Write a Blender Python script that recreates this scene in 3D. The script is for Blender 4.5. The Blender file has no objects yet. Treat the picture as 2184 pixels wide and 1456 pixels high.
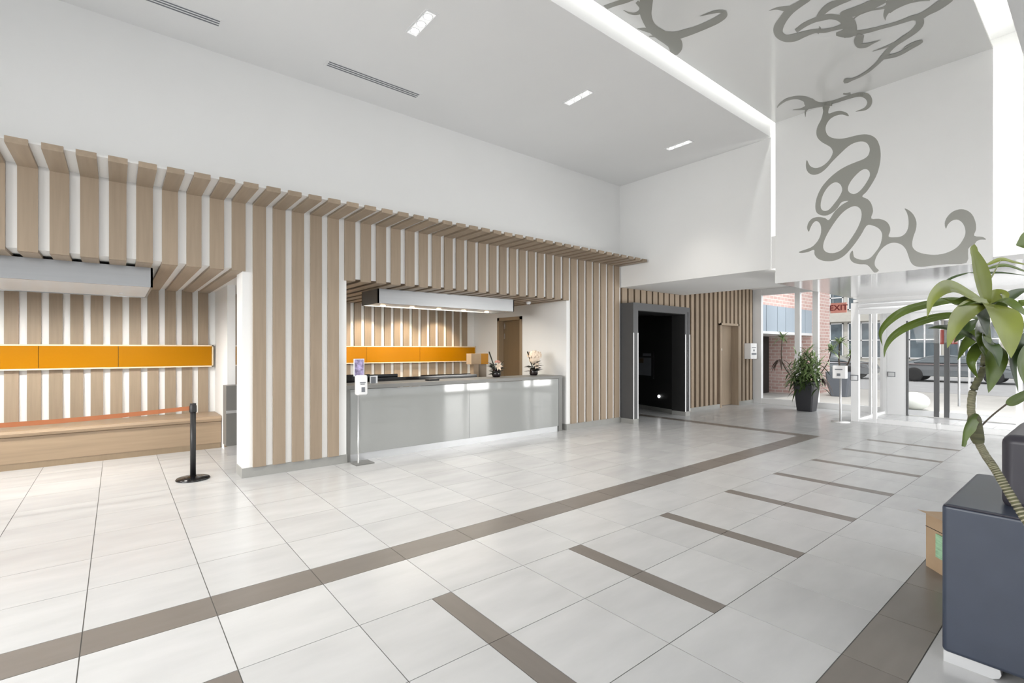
import bpy, math, random
from mathutils import Vector, Matrix
random.seed(7)
S = bpy.context.scene
COL = S.collection
PI = math.pi

# ------------------------------------------------------------------ camera
FPX = 1039.0; CX = 1092.0; CY = 745.0; EYE = 1.55
TH = math.atan((2372 - CX) / FPX)
FWD = Vector((math.cos(TH), math.sin(TH), 0)); RGT = Vector((math.sin(TH), -math.cos(TH), 0)); UP = Vector((0, 0, 1))
cd = bpy.data.cameras.new('camera'); cam = bpy.data.objects.new('camera', cd); COL.objects.link(cam)
cam.location = (0, 0, EYE); cam.rotation_euler = (PI / 2, 0, TH - PI / 2)
cd.sensor_width = 36; cd.lens = 36 * FPX / 2184; cd.shift_y = (CY - 728) / 2184; cd.clip_start = 0.05; cd.clip_end = 300
S.camera = cam
# ------------------------------------------------------------------ world
W = bpy.data.worlds.new('sky'); S.world = W; W.use_nodes = True
bg = W.node_tree.nodes['Background']; bg.inputs[0].default_value = (0.93, 0.96, 1.0, 1); bg.inputs[1].default_value = 1.25

def area(name, loc, rot, sx, sy, power, col=(1, 1, 1), spread=PI):
    l = bpy.data.lights.new(name, 'AREA'); l.shape = 'RECTANGLE'; l.size = sx; l.size_y = sy; l.energy = power; l.color = col; l.spread = spread
    o = bpy.data.objects.new(name, l); COL.objects.link(o); o.location = loc; o.rotation_euler = rot
    return o
sun = bpy.data.lights.new('sun', 'SUN'); sun.energy = 1.8; sun.angle = 0.05; sun.color = (1, 0.96, 0.9)
so = bpy.data.objects.new('sun', sun); COL.objects.link(so); so.rotation_euler = Vector((0.45, 0.16, -0.88)).to_track_quat('-Z', 'Y').to_euler()
# daylight falling through the tall glazed wall behind the camera
area('window_daylight', (2.5, -3.4, 3.7), (math.radians(48), 0, 0), 14.5, 4.6, 270, (1, 0.99, 0.97))
area('window_daylight_rear', (-6.4, 3.2, 3.6), (math.radians(48), 0, -PI / 2), 6.6, 4.6, 2150, (1, 0.99, 0.97))
# daylight through the entrance glazing
area('entrance_daylight', (16.3, 1.6, 4.7), (math.radians(42), 0, PI / 2), 4.5, 2.0, 330, (0.97, 0.99, 1))
# daylight through the glazing on the window side of the entrance passage
area('window_daylight_passage', (10.05, -1.78, 1.55), (PI / 2, 0, 0), 1.9, 3.06, 320, (1, 0.99, 0.97)); area('window_daylight_corner', (13.55, -1.78, 1.55), (PI / 2, 0, 0), 1.5, 3.06, 290, (1, 0.99, 0.97))
V = S.view_settings; V.view_transform = 'Standard'; V.look = 'None'; V.exposure = 0.07; V.gamma = 1.0; V.use_curve_mapping = False
S.cycles.max_bounces = 7; S.cycles.diffuse_bounces = 4; S.cycles.adaptive_threshold = 0.035; S.cycles.glossy_bounces = 4; S.cycles.transparent_max_bounces = 12
S.cycles.caustics_reflective = False; S.cycles.caustics_refractive = False; S.cycles.sample_clamp_indirect = 6.0
S.cycles.use_denoising = True

# ------------------------------------------------------------------ materials
MATS = {}
def srgb(r, g, b):
    f = lambda c: (c / 255 / 12.92) if c / 255 <= 0.04045 else ((c / 255 + 0.055) / 1.055) ** 2.4
    return (f(r), f(g), f(b))
def mat(name, col, rough=0.5, metal=0.0, var=0.04, scale=6.0, stretch=(1, 1, 1), spec=0.5, rand=0.0, coat=0.0, bump=0.0, detail=4.0, rvar=0.0):
    m = bpy.data.materials.new(name); m.use_nodes = True; nt = m.node_tree; N = nt.nodes; L = nt.links
    b = N['Principled BSDF']; b.inputs['Roughness'].default_value = rough; b.inputs['Metallic'].default_value = metal
    b.inputs['Specular IOR Level'].default_value = spec; b.inputs['Coat Weight'].default_value = coat; b.inputs['Coat Roughness'].default_value = 0.05
    tc = N.new('ShaderNodeTexCoord'); mp = N.new('ShaderNodeMapping'); mp.inputs['Scale'].default_value = stretch
    oi = N.new('ShaderNodeObjectInfo'); ml = N.new('ShaderNodeMath'); ml.operation = 'MULTIPLY'; ml.inputs[1].default_value = 37.0
    L.new(oi.outputs['Random'], ml.inputs[0]); L.new(tc.outputs['Object'], mp.inputs['Vector'])
    nz = N.new('ShaderNodeTexNoise'); nz.noise_dimensions = '4D'; nz.inputs['Scale'].default_value = scale; nz.inputs['Detail'].default_value = detail
    L.new(mp.outputs[0], nz.inputs['Vector']); L.new(ml.outputs[0], nz.inputs['W'])
    mr = N.new('ShaderNodeMapRange'); mr.inputs['From Min'].default_value = 0.25; mr.inputs['From Max'].default_value = 0.75
    mr.inputs['To Min'].default_value = 1 - var; mr.inputs['To Max'].default_value = 1 + var
    L.new(nz.outputs[0], mr.inputs['Value'])
    last = mr.outputs[0]
    if rand:
        r2 = N.new('ShaderNodeMapRange'); r2.inputs['To Min'].default_value = 1 - rand; r2.inputs['To Max'].default_value = 1 + rand
        L.new(oi.outputs['Random'], r2.inputs['Value']); mm = N.new('ShaderNodeMath'); mm.operation = 'MULTIPLY'
        L.new(last, mm.inputs[0]); L.new(r2.outputs[0], mm.inputs[1]); last = mm.outputs[0]
    vm = N.new('ShaderNodeVectorMath'); vm.operation = 'SCALE'; vm.inputs[0].default_value = col
    L.new(last, vm.inputs['Scale']); L.new(vm.outputs[0], b.inputs['Base Color'])
    if rvar:
        r3 = N.new('ShaderNodeMapRange'); r3.inputs['From Min'].default_value = 0.3; r3.inputs['From Max'].default_value = 0.7
        r3.inputs['To Min'].default_value = rough - rvar; r3.inputs['To Max'].default_value = rough + rvar
        L.new(nz.outputs[0], r3.inputs['Value']); L.new(r3.outputs[0], b.inputs['Roughness'])
    if bump:
        bp = N.new('ShaderNodeBump'); bp.inputs['Strength'].default_value = bump; bp.inputs['Distance'].default_value = 0.002
        L.new(nz.outputs[0], bp.inputs['Height']); L.new(bp.outputs[0], b.inputs['Normal'])
    MATS[name] = m
    return m
def emit(name, col, k):
    m = bpy.data.materials.new(name); m.use_nodes = True; nt = m.node_tree; nt.nodes.remove(nt.nodes['Principled BSDF'])
    e = nt.nodes.new('ShaderNodeEmission'); e.inputs[0].default_value = (*col, 1); e.inputs[1].default_value = k
    nt.links.new(e.outputs[0], nt.nodes['Material Output'].inputs[0]); MATS[name] = m; return m
def glass(name, tint=(0.97, 0.99, 0.985), ior=1.45, gain=1.0):
    m = bpy.data.materials.new(name); m.use_nodes = True; nt = m.node_tree; N = nt.nodes; L = nt.links; N.remove(N['Principled BSDF'])
    t = N.new('ShaderNodeBsdfTransparent'); t.inputs[0].default_value = (*tint, 1); g = N.new('ShaderNodeBsdfGlossy'); g.inputs['Roughness'].default_value = 0.01
    fr = N.new('ShaderNodeFresnel'); fr.inputs[0].default_value = ior; ml = N.new('ShaderNodeMath'); ml.operation = 'MULTIPLY'; ml.inputs[1].default_value = gain; mx = N.new('ShaderNodeMixShader')
    L.new(fr.outputs[0], ml.inputs[0]); L.new(ml.outputs[0], mx.inputs[0]); L.new(t.outputs[0], mx.inputs[1]); L.new(g.outputs[0], mx.inputs[2]); L.new(mx.outputs[0], N['Material Output'].inputs[0])
    MATS[name] = m; return m

mat('plaster', (0.80, 0.80, 0.79), 0.7, var=0.012, scale=1.5, spec=0.2)
mat('ceiling_paint', (0.80, 0.80, 0.795), 0.75, var=0.012, scale=1.2, spec=0.2)
mat('white_board', (0.82, 0.82, 0.81), 0.45, var=0.01, scale=3)
mat('gloss_ceiling', (0.79, 0.79, 0.775), 0.16, var=0.006, scale=1, spec=0.55, coat=0.35)
mat('mirror_soffit', (0.72, 0.72, 0.72), 0.12, metal=0.55, var=0.01, scale=1)
mat('mural_grey', srgb(150, 150, 143), 0.3, var=0.01, scale=2)
mat('wood_v', (0.305, 0.239, 0.174), 0.45, var=0.10, scale=5, stretch=(6, 6, 0.35), rand=0.07, bump=0.05, spec=0.35)
mat('wood_h', (0.305, 0.239, 0.174), 0.45, var=0.10, scale=5, stretch=(6, 0.35, 6), rand=0.07, bump=0.05, spec=0.35)
mat('wood_x', (0.34, 0.25, 0.168), 0.40, var=0.12, scale=4, stretch=(0.3, 6, 6), rand=0.05, bump=0.05, spec=0.4)
mat('wood_dark', (0.10, 0.065, 0.04), 0.6, var=0.08, scale=4)
mat('door_wood', (0.16, 0.11, 0.062), 0.45, var=0.05, scale=4, stretch=(5, 5, 0.4))
mat('door_frame', (0.27, 0.20, 0.13), 0.45, var=0.05, scale=4, stretch=(5, 5, 0.4))
mat('tile', (0.50, 0.504, 0.505), 0.23, var=0.085, scale=3.0, stretch=(0.6, 2.0, 1), rand=0.045, spec=0.45, detail=9)
mat('tile_dark', (0.185, 0.165, 0.148), 0.30, var=0.08, scale=6, stretch=(0.5, 2.4, 1), rand=0.05, spec=0.45, detail=8)
mat('tile_dark_y', (0.185, 0.165, 0.148), 0.30, var=0.08, scale=6, stretch=(2.4, 0.5, 1), rand=0.05, spec=0.45, detail=8)
mat('grout', (0.13, 0.128, 0.12), 0.8)
mat('base_grey', (0.30, 0.30, 0.285), 0.35, var=0.05, scale=5)
mat('yellow', (0.40, 0.165, 0.0), 0.38, var=0.01, scale=3, spec=0.12)
mat('pale_trim', (0.80, 0.66, 0.47), 0.4)
mat('counter_glass', (0.30, 0.308, 0.30), 0.05, var=0.015, scale=1.5, spec=0.6, coat=0.5)
mat('counter_grey', (0.175, 0.174, 0.165), 0.4, var=0.03)
mat('steel', (0.30, 0.305, 0.31), 0.32, metal=0.85, var=0.03, scale=4, stretch=(0.4, 8, 8))
mat('chrome', (0.8, 0.8, 0.82), 0.12, metal=1.0)
mat('white_metal', (0.74, 0.745, 0.75), 0.3, var=0.01)
mat('silver_metal', (0.60, 0.61, 0.62), 0.3, metal=0.6, var=0.02)
mat('black', (0.012, 0.012, 0.013), 0.45)
mat('black_gloss', (0.008, 0.008, 0.009), 0.12)
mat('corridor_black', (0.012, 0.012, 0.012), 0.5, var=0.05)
mat('portal_grey', (0.075, 0.076, 0.078), 0.45, var=0.04)
mat('white_plastic', (0.80, 0.80, 0.80), 0.3, var=0.01)
mat('grey_print', (0.16, 0.17, 0.19), 0.5)
mat('poster_purple', (0.28, 0.24, 0.40), 0.4, var=0.85, scale=28, detail=2)
mat('belt', (0.40, 0.135, 0.05), 0.6)
mat('leather', (0.038, 0.048, 0.072), 0.36, var=0.06, scale=8, bump=0.12, spec=0.4)
mat('leather_dark', (0.036, 0.034, 0.045), 0.4, var=0.06, scale=8, bump=0.12, spec=0.45)
mat('cardboard', (0.40, 0.285, 0.18), 0.75, var=0.08)
mat('green_label', (0.30, 0.50, 0.32), 0.6, var=0.3, scale=20, stretch=(1, 1, 4))
mat('planter_black', (0.022, 0.023, 0.028), 0.35, var=0.05)
mat('planter_grey', (0.14, 0.155, 0.18), 0.4, var=0.05)
mat('soil', (0.05, 0.035, 0.025), 0.9, var=0.3, scale=30)
mat('leaf_green', (0.085, 0.125, 0.022), 0.26, var=0.45, scale=5, spec=0.5, detail=2)
mat('leaf_yellow', (0.17, 0.20, 0.035), 0.26, var=0.3, scale=5, spec=0.5, detail=2)
mat('leaf_dark', (0.04, 0.07, 0.018), 0.33, var=0.3, scale=6, spec=0.5)
mat('leaf_far', (0.19, 0.27, 0.11), 0.4, var=0.4, scale=9)
mat('leaf_brown', (0.06, 0.04, 0.032), 0.6, var=0.3, scale=9)
mat('cane', (0.085, 0.085, 0.04), 0.7, var=0.55, scale=14, stretch=(0.5, 0.5, 5), bump=0.5, detail=2)
mat('cane_ring', (0.30, 0.28, 0.20), 0.8, var=0.3, scale=40)
mat('bark_dark', (0.07, 0.055, 0.04), 0.8, var=0.2)
mat('petal', (0.78, 0.64, 0.50), 0.5, var=0.12, scale=20)
mat('petal_pink', (0.45, 0.22, 0.17), 0.5, var=0.12, scale=20)
mat('flower_leaf', (0.012, 0.016, 0.010), 0.5)
mat('vase_black', (0.02, 0.012, 0.014), 0.2)
mat('frosted', (0.80, 0.82, 0.84), 0.5, var=0.02, scale=2)
mat('concrete', (0.42, 0.41, 0.385), 0.8, var=0.10, scale=1.5)
mat('asphalt', (0.36, 0.36, 0.36), 0.85, var=0.1, scale=2)
mat('facade', (0.55, 0.53, 0.48), 0.8, var=0.06)
mat('facade_glass', (0.10, 0.13, 0.15), 0.15, var=0.5, scale=1.5)
mat('blue_panel', (0.36, 0.42, 0.48), 0.3, var=0.06, scale=1)
mat('car_paint', (0.14, 0.16, 0.17), 0.12, spec=0.7, coat=1.0)
mat('car_glass', (0.12, 0.14, 0.15), 0.06)
mat('tyre', (0.02, 0.02, 0.02), 0.8)
mat('alloy', (0.7, 0.7, 0.72), 0.25, metal=0.9)
mat('exit_pink', (0.70, 0.30, 0.24), 0.5)
mat('exit_red', (0.20, 0.02, 0.02), 0.5)
mat('sign_red', (0.22, 0.03, 0.02), 0.5)
mat('bollard', (0.72, 0.75, 0.72), 0.6, var=0.03)
mat('umbrella', (0.75, 0.75, 0.74), 0.7, var=0.1, scale=3)
glass('glass', (0.985, 0.985, 0.985), gain=0.5); glass('glass_light', (0.985, 0.985, 0.985), gain=0.12)
emit('led_cove', (1, 1, 0.96), 26.0); emit('led_portal', (1, 0.99, 0.97), 1.3); emit('downlight', (1, 0.98, 0.95), 9.0)
emit('tray_glow', (1, 1, 0.99), 0.93); emit('led_warm', (1, 0.80, 0.52), 14.0); emit('lamp_white', (1, 1, 1), 6.0)
def brick_mat():
    m = bpy.data.materials.new('brick'); m.use_nodes = True; N = m.node_tree.nodes; L = m.node_tree.links; b = N['Principled BSDF']; b.inputs['Roughness'].default_value = 0.85
    tc = N.new('ShaderNodeTexCoord'); sp = N.new('ShaderNodeSeparateXYZ'); cb = N.new('ShaderNodeCombineXYZ'); ad = N.new('ShaderNodeMath')
    L.new(tc.outputs['Object'], sp.inputs[0]); L.new(sp.outputs[0], ad.inputs[0]); L.new(sp.outputs[1], ad.inputs[1]); L.new(ad.outputs[0], cb.inputs[0]); L.new(sp.outputs[2], cb.inputs[1])
    br = N.new('ShaderNodeTexBrick'); br.inputs['Color1'].default_value = (0.56, 0.36, 0.32, 1); br.inputs['Color2'].default_value = (0.64, 0.45, 0.41, 1); br.inputs['Mortar'].default_value = (0.70, 0.62, 0.58, 1)
    br.inputs['Scale'].default_value = 1.0; br.inputs['Brick Width'].default_value = 0.26; br.inputs['Row Height'].default_value = 0.11; br.inputs['Mortar Size'].default_value = 0.014
    L.new(cb.outputs[0], br.inputs['Vector']); L.new(br.outputs[0], b.inputs['Base Color']); MATS['brick'] = m
brick_mat()

# ------------------------------------------------------------------ mesh helpers
def at(u, v, w):
    return Vector((0, 0, EYE)) + (FWD + RGT * ((u - CX) / FPX) + UP * ((CY - v) / FPX)) * w
def proj(p):
    d = Vector(p) - Vector((0, 0, EYE)); w = d.dot(FWD)
    return (CX + FPX * d.dot(RGT) / w, CY - FPX * d.z / w, w)
WLOC = {}
def wloc(o):
    return WLOC.get(o.name, Vector((0, 0, 0))) if o else Vector((0, 0, 0))
def link(o, parent, loc):
    COL.objects.link(o)
    if parent: o.parent = parent
    o.location = Vector(loc) - wloc(parent); WLOC[o.name] = Vector(loc)
    return o
class MB:
    def __init__(s): s.v = []; s.f = []; s.sm = []
    def add(s, vs, fs, smooth=False):
        n = len(s.v); s.v += [Vector(p) for p in vs]; s.f += [tuple(i + n for i in f) for f in fs]; s.sm += [smooth] * len(fs); return s
    def box(s, x0, x1, y0, y1, z0, z1):
        vs = [(x, y, z) for z in (z0, z1) for y in (y0, y1) for x in (x0, x1)]
        return s.add(vs, [(0, 2, 3, 1), (4, 5, 7, 6), (0, 1, 5, 4), (2, 6, 7, 3), (0, 4, 6, 2), (1, 3, 7, 5)])
    def prism(s, poly, z0, z1):          # poly in xy
        n = len(poly); vs = [(x, y, z0) for x, y in poly] + [(x, y, z1) for x, y in poly]
        return s.add(vs, [tuple(reversed(range(n))), tuple(range(n, 2 * n))] + [(i, (i + 1) % n, n + (i + 1) % n, n + i) for i in range(n)])
    def lathe(s, prof, c=(0, 0, 0), n=24, smooth=True, sx=1, sy=1, a0=0.0):
        vs = []; fs = []
        for r, z in prof:
            for i in range(n):
                a = a0 + 2 * PI * i / n; vs.append((c[0] + r * math.cos(a) * sx, c[1] + r * math.sin(a) * sy, c[2] + z))
        for j in range(len(prof) - 1):
            for i in range(n): fs.append((j * n + i, j * n + (i + 1) % n, (j + 1) * n + (i + 1) % n, (j + 1) * n + i))
        fs.append(tuple(reversed(range(n)))); fs.append(tuple(range((len(prof) - 1) * n, len(prof) * n)))
        return s.add(vs, fs, smooth)
    def tube(s, pts, rad, n=8, smooth=True):
        pts = [Vector(p) for p in pts]; vs = []; fs = []; m = len(pts)
        up = Vector((0, 0, 1))
        for i, p in enumerate(pts):
            t = (pts[min(i + 1, m - 1)] - pts[max(i - 1, 0)]).normalized()
            a = t.cross(up if abs(t.z) < 0.95 else Vector((1, 0, 0))).normalized(); b = t.cross(a)
            r = rad[i] if isinstance(rad, (list, tuple)) else rad
            for k in range(n): q = 2 * PI * k / n; vs.append(p + a * math.cos(q) * r + b * math.sin(q) * r)
        for i in range(m - 1):
            for k in range(n): fs.append((i * n + k, i * n + (k + 1) % n, (i + 1) * n + (k + 1) % n, (i + 1) * n + k))
        fs.append(tuple(range(n))); fs.append(tuple(reversed(range((m - 1) * n, m * n))))
        return s.add(vs, fs, smooth)
    def ball(s, c, rx, ry, rz, n=14, m=8):
        return s.lathe([(max(1e-4, math.sin(PI * j / m)), -math.cos(PI * j / m)) for j in range(m + 1)], (0, 0, 0), n) and s._xf(n * (m + 1), c, rx, ry, rz)
    def _xf(s, k, c, rx, ry, rz):
        for i in range(len(s.v) - k, len(s.v)): p = s.v[i]; s.v[i] = Vector((c[0] + p.x * rx, c[1] + p.y * ry, c[2] + p.z * rz))
        return s
    def mesh(s, name, m, origin=(0, 0, 0)):
        me = bpy.data.meshes.new(name); og = Vector(origin); me.from_pydata([tuple(p - og) for p in s.v], [], s.f)
        for p, q in zip(me.polygons, s.sm): p.use_smooth = q
        if m: me.materials.append(MATS[m])
        me.update(); return me
    def build(s, name, m, parent=None, origin=None, bevel=0.0, seg=2):
        og = Vector(origin) if origin is not None else (wloc(parent) if parent else Vector((0, 0, 0)))
        o = bpy.data.objects.new(name, s.mesh(name, m, og)); link(o, parent, og)
        if bevel:
            b = o.modifiers.new('edge', 'BEVEL'); b.width = bevel; b.segments = seg; b.limit_method = 'ANGLE'; b.harden_normals = False
        return o
def box(name, b, m, parent=None, bevel=0.0, origin=None):
    return MB().box(*b).build(name, m, parent, origin, bevel)
def inst(name, me, loc, parent=None, rotz=0.0):
    o = bpy.data.objects.new(name, me); link(o, parent, loc); o.rotation_euler.z = rotz; return o
def tag(o, label, cat=None, group=None, kind=None):
    o['label'] = label
    if cat: o['category'] = cat
    if group: o['group'] = group
    if kind: o['kind'] = kind
    return o
def thing(name, loc, label, cat, group=None):
    o = bpy.data.objects.new(name, None); o.empty_display_size = 0.1; link(o, None, loc); return tag(o, label, cat, group)
def struct(o, label):
    o['kind'] = 'structure'; o['label'] = label; return o
def catmull(P, k=8):
    P = [Vector(p) for p in P]; Q = [P[0] * 2 - P[1]] + P + [P[-1] * 2 - P[-2]]; out = []
    for i in range(1, len(Q) - 2):
        a, b, c, d = Q[i - 1:i + 3]
        for j in range(k):
            t = j / k; out.append(0.5 * ((2 * b) + (c - a) * t + (2 * a - 5 * b + 4 * c - d) * t * t + (3 * b - a - 3 * c + d) * t ** 3))
    return out + [P[-1]]

# ================================================================== THE ROOM
X0, X1 = -4.5, 8.32          # lobby, rear to far bulkhead
XE = 14.45                   # entrance glazing
YW, YR = 6.60, -1.40         # slatted wall, glazed wall behind the camera
ZC = 5.02
# ---- floor: tiles, dark bands and inlaid strips
floor = MB().box(X0, XE + 0.1, YR - 0.1, 11.2, -0.12, -0.003).build('floor', 'grout', origin=(0, 0, 0)); struct(floor, 'pale grey tiled lobby floor with dark bands and short dark strips')
xl = [0.457 + 0.6027 * k for k in range(-9, 25)]
rows = [(-1.50, -1.20), (-1.20, -0.60), (-0.60, 0.0), (0.0, 0.60), (0.60, 0.868), (0.868, 1.472), (1.472, 2.069), (2.069, 2.666), (2.666, 3.285), (3.285, 3.565)] + [(3.565 + 0.602 * k, 3.565 + 0.602 * (k + 1)) for k in range(13)]
BX0, BX1 = 9.4975, 9.76
cells = []                    # x0,x1,y0,y1,material
for ri, (ya, yb) in enumerate(rows):
    for k in range(len(xl) - 1):
        xa, xb = xl[k], xl[k + 1]; kk = k - 9
        if xa > XE: continue
        xb = min(xb, XE); dark = None
        if ri in (4, 9) and xb < BX0 + 0.01: dark = 'tile_dark'
        if ri == 9 and xa >= BX1 - 0.3 and xa < BX1: pass
        if ri in (6, 7) and (kk + 1) % 2 == 0 and 0 <= kk + 1 <= 16:
            cells.append((xa, xb - 0.14, ya, yb, 'tile')); cells.append((xb - 0.14, xb, ya, yb, 'tile_dark_y')); continue
        if abs(xa - BX0) < 0.01 and ri >= 9 and ya < 6.6:
            cells.append((xa, BX1, ya, yb, 'tile_dark_y')); cells.append((BX1, xb, ya, yb, 'tile')); continue
        cells.append((xa, xb, ya, yb, dark or 'tile'))
def parea(c):
    P = []
    for x, y in ((c[0], c[2]), (c[1], c[2]), (c[1], c[3]), (c[0], c[3])):
        u, v, w = proj((x, y, 0))
        if w < 0.3: return 0.0
        P.append((min(max(u, 0), 2184), min(max(v, 0), 1456)))
    return abs(sum(P[i][0] * P[(i + 1) % 4][1] - P[(i + 1) % 4][0] * P[i][1] for i in range(4))) / 2
cells.sort(key=parea, reverse=True)
G = 0.0026; cache = {}; rest = {}
for i, (xa, xb, ya, yb, m) in enumerate(cells):
    w, d = xb - xa - 2 * G, yb - ya - 2 * G
    if i < 298 and parea((xa, xb, ya, yb)) > 60:
        key = (round(w, 3), round(d, 3), m)
        if key not in cache: cache[key] = MB().box(-w / 2, w / 2, -d / 2, d / 2, -0.01, 0).mesh('floor_tile', m)
        inst('tile' if m == 'tile' else 'dark_tile', cache[key], ((xa + xb) / 2, (ya + yb) / 2, 0), floor)
    else:
        rest.setdefault(m, MB()).box(xa + G, xb - G, ya + G, yb - G, -0.01, 0)
for m, b in rest.items():
    o = b.build('further_tiles' if m == 'tile' else 'further_dark_tiles', m, floor); o['kind'] = 'stuff'

# ---- slat positions
KX = [(-16, -0.735 - 16 * 0.2235), (0, -0.735), (13, 2.184), (20, 3.765), (40, 8.112)]
def sx(k):
    for (a, xa), (b, xb) in zip(KX, KX[1:]):
        if a <= k <= b: return xa + (xb - xa) * (k - a) / (b - a)
SW, ST = 0.143, 0.034
PIL1 = (1.176, 2.44); PIL2 = (6.70, 8.325); ZB = 2.52; ZO = 3.30
wl = MB().box(X0, X1 + 0.005, YW, 6.95, ZB, 5.35).box(PIL1[0], PIL1[1], YW, 6.95, 0, ZB).box(PIL2[0], PIL2[1], YW, 6.95, 0, ZB).build('wall_left', 'plaster', origin=(0, 0, 0))
struct(wl, 'tall white reception wall with wood slatted bulkhead and two slatted piers')
box('canopy_board', (X0, X1 + 0.01, 5.906, YW, ZO + 0.034, ZO + 0.05), 'white_board', wl)
def slat_mesh(z0, z1): return MB().box(0, SW, -ST, 0, z0, z1).mesh('slat', 'wood_v')
m_short = slat_mesh(ZB - 0.03, ZO); m_long = slat_mesh(0.118, ZO)
m_over = MB().add([], []).box(0, SW, 5.875 - YW, 0, 0, 0.033).box(0, SW, 5.875 - YW, 5.905 - YW, 0.033, 0.054).mesh('canopy_slat', 'wood_h')
m_over_b = m_over
for k in range(-16, 41):
    x = sx(k); c = x + SW / 2
    pier = (PIL1[0] + 0.02 < x and c < PIL1[1] + 0.02) or (x > PIL2[0] + 0.02)
    inst('slat', m_long if pier else m_short, (x, YW, 0), wl)
    inst('canopy_slat', m_over, (x, YW, ZO), wl)
# baseboards of the two piers
bb = MB().box(PIL1[0] - 0.008, PIL1[1] + 0.006, YW - 0.014, 6.958, 0, 0.118).build('baseboard_pier', 'base_grey', origin=(1.8, 6.6, 0)); struct(bb, 'grey baseboard around the slatted pier left of the counter')
bb = MB().box(PIL2[0] - 0.006, PIL2[1], YW - 0.014, 6.955, 0, 0.118).build('baseboard_pier.001', 'base_grey', origin=(7.5, 6.6, 0)); struct(bb, 'grey baseboard of the slatted pier right of the counter')

# ---- seating recess and reception behind the wall
YB1, YB2 = 9.57, 9.74
rec = MB().box(X0, 1.30, YB1, 9.9, 0, 2.6).build('wall_recess', 'white_board', origin=(0, 9.6, 0)); struct(rec, 'white back wall of the seating recess with vertical wood slats')
rcp = MB().box(1.30, 6.85, YB2, 9.9, 0, 2.6).build('wall_reception', 'white_board', origin=(4, 9.7, 0)); struct(rcp, 'white back wall of the reception with vertical wood slats')
sr = MB().box(X0, 2.40, 6.95, 9.9, ZB, ZB + 0.05).build('ceiling_recess', 'white_board', origin=(0, 8, ZB)); struct(sr, 'white soffit over the seating recess with wood slats')
sp = MB().box(2.40, 6.85, 6.95, 9.9, ZB, ZB + 0.05).box(2.44, 6.70, YW - 0.002, 6.95, ZB - 0.012, ZB - 0.001).build('ceiling_reception', 'wood_dark', origin=(4, 8, ZB)); struct(sp, 'dark soffit over the reception with wood slats')
m_b1 = MB().box(0, SW, -ST, 0, 0.45, ZB - 0.002).mesh('slat', 'wood_v'); m_b2 = MB().box(0, SW, -ST, 0, 0.02, ZB - 0.002).mesh('slat', 'wood_v')
m_s1 = MB().box(0, SW, 0, YB1 - YW - ST - 0.005, -0.032, -0.001).mesh('soffit_slat', 'wood_h'); m_s2 = MB().box(0, SW, 0, YB2 - YW - ST - 0.005, -0.032, -0.013).mesh('soffit_slat', 'wood_h')
for k in range(-16, 9):
    inst('slat', m_b1, (sx(k) - 0.012, YB1, 0), rec)
    inst('soffit_slat', m_s1, (sx(k), YW + 0.002, ZB), sr)
for k in range(10, 34):
    if sx(k) > 1.42 and sx(k) + SW < 6.72: inst('slat', m_b2, (sx(k) - 0.01, YB2, 0), rcp)
    if k >= 14: inst('soffit_slat', m_s2, (sx(k), YW + 0.002, ZB), sp)
stub = MB().box(1.292, 1.40, 8.38, YB1 + 0.2, 0, ZB).build('partition', 'plaster', origin=(1.34, 9, 0)); struct(stub, 'narrow white partition between seating recess and reception')
swl = MB().box(6.72, 6.85, 6.94, 7.99, 0, 2.6).box(6.72, 6.85, 8.73, 9.9, 0, 2.6).box(6.72, 6.85, 7.99, 8.73, 2.2, 2.6).build('wall_office', 'plaster', origin=(6.78, 8, 0)); struct(swl, 'white side wall of the reception with brown door')
d1 = MB().box(6.70, 6.87, 7.93, 8.0, 0, 2.26).box(6.70, 6.87, 8.72, 8.79, 0, 2.26).box(6.70, 6.87, 7.93, 8.79, 2.19, 2.26).build('door_1', 'door_frame', origin=(6.78, 8.36, 0)); struct(d1, 'brown office door in the reception side wall')
box('door_leaf', (6.83, 6.87, 8.0, 8.72, 0.01, 2.19), 'door_wood', d1)
for z in (1.85, 2.08): box('hinge', (6.815, 6.835, 8.66, 8.68, z - 0.06, z + 0.06), 'chrome', d1)

# ---- yellow wall bands
def band(name, joints, y, label, zlo=1.262, zhi=1.622):
    t = thing(name, ((joints[0] + joints[-1]) / 2, y, zlo), label, 'wall panel')
    xa, xb = joints[0], joints[-1]
    MB().box(xa - 0.015, xb + 0.02, y - 0.07, y, zlo, zlo + 0.02).box(xa - 0.015, xb + 0.02, y - 0.07, y, zhi - 0.02, zhi).box(xb, xb + 0.02, y - 0.07, y, zlo, zhi).build('trim', 'pale_trim', t)
    box('backing', (xa - 0.01, xb, y - 0.02, y, zlo + 0.02, zhi - 0.02), 'bark_dark', t)
    for a, b in zip(joints, joints[1:]): box('panel', (a + 0.003, b - 0.003, y - 0.066, y - 0.02, zlo + 0.021, zhi - 0.021), 'yellow', t)
band('yellow_wall_panel', [-3.6, -2.2, -0.85, 0.02, 1.235], YB1 - ST - 0.002, 'yellow glossy wall band above the wooden bench in the seating recess')
band('yellow_wall_panel', [1.43, 2.7, 3.98, 5.2, 6.68], YB2 - ST - 0.002, 'yellow glossy wall band behind the reception counter')

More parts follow.
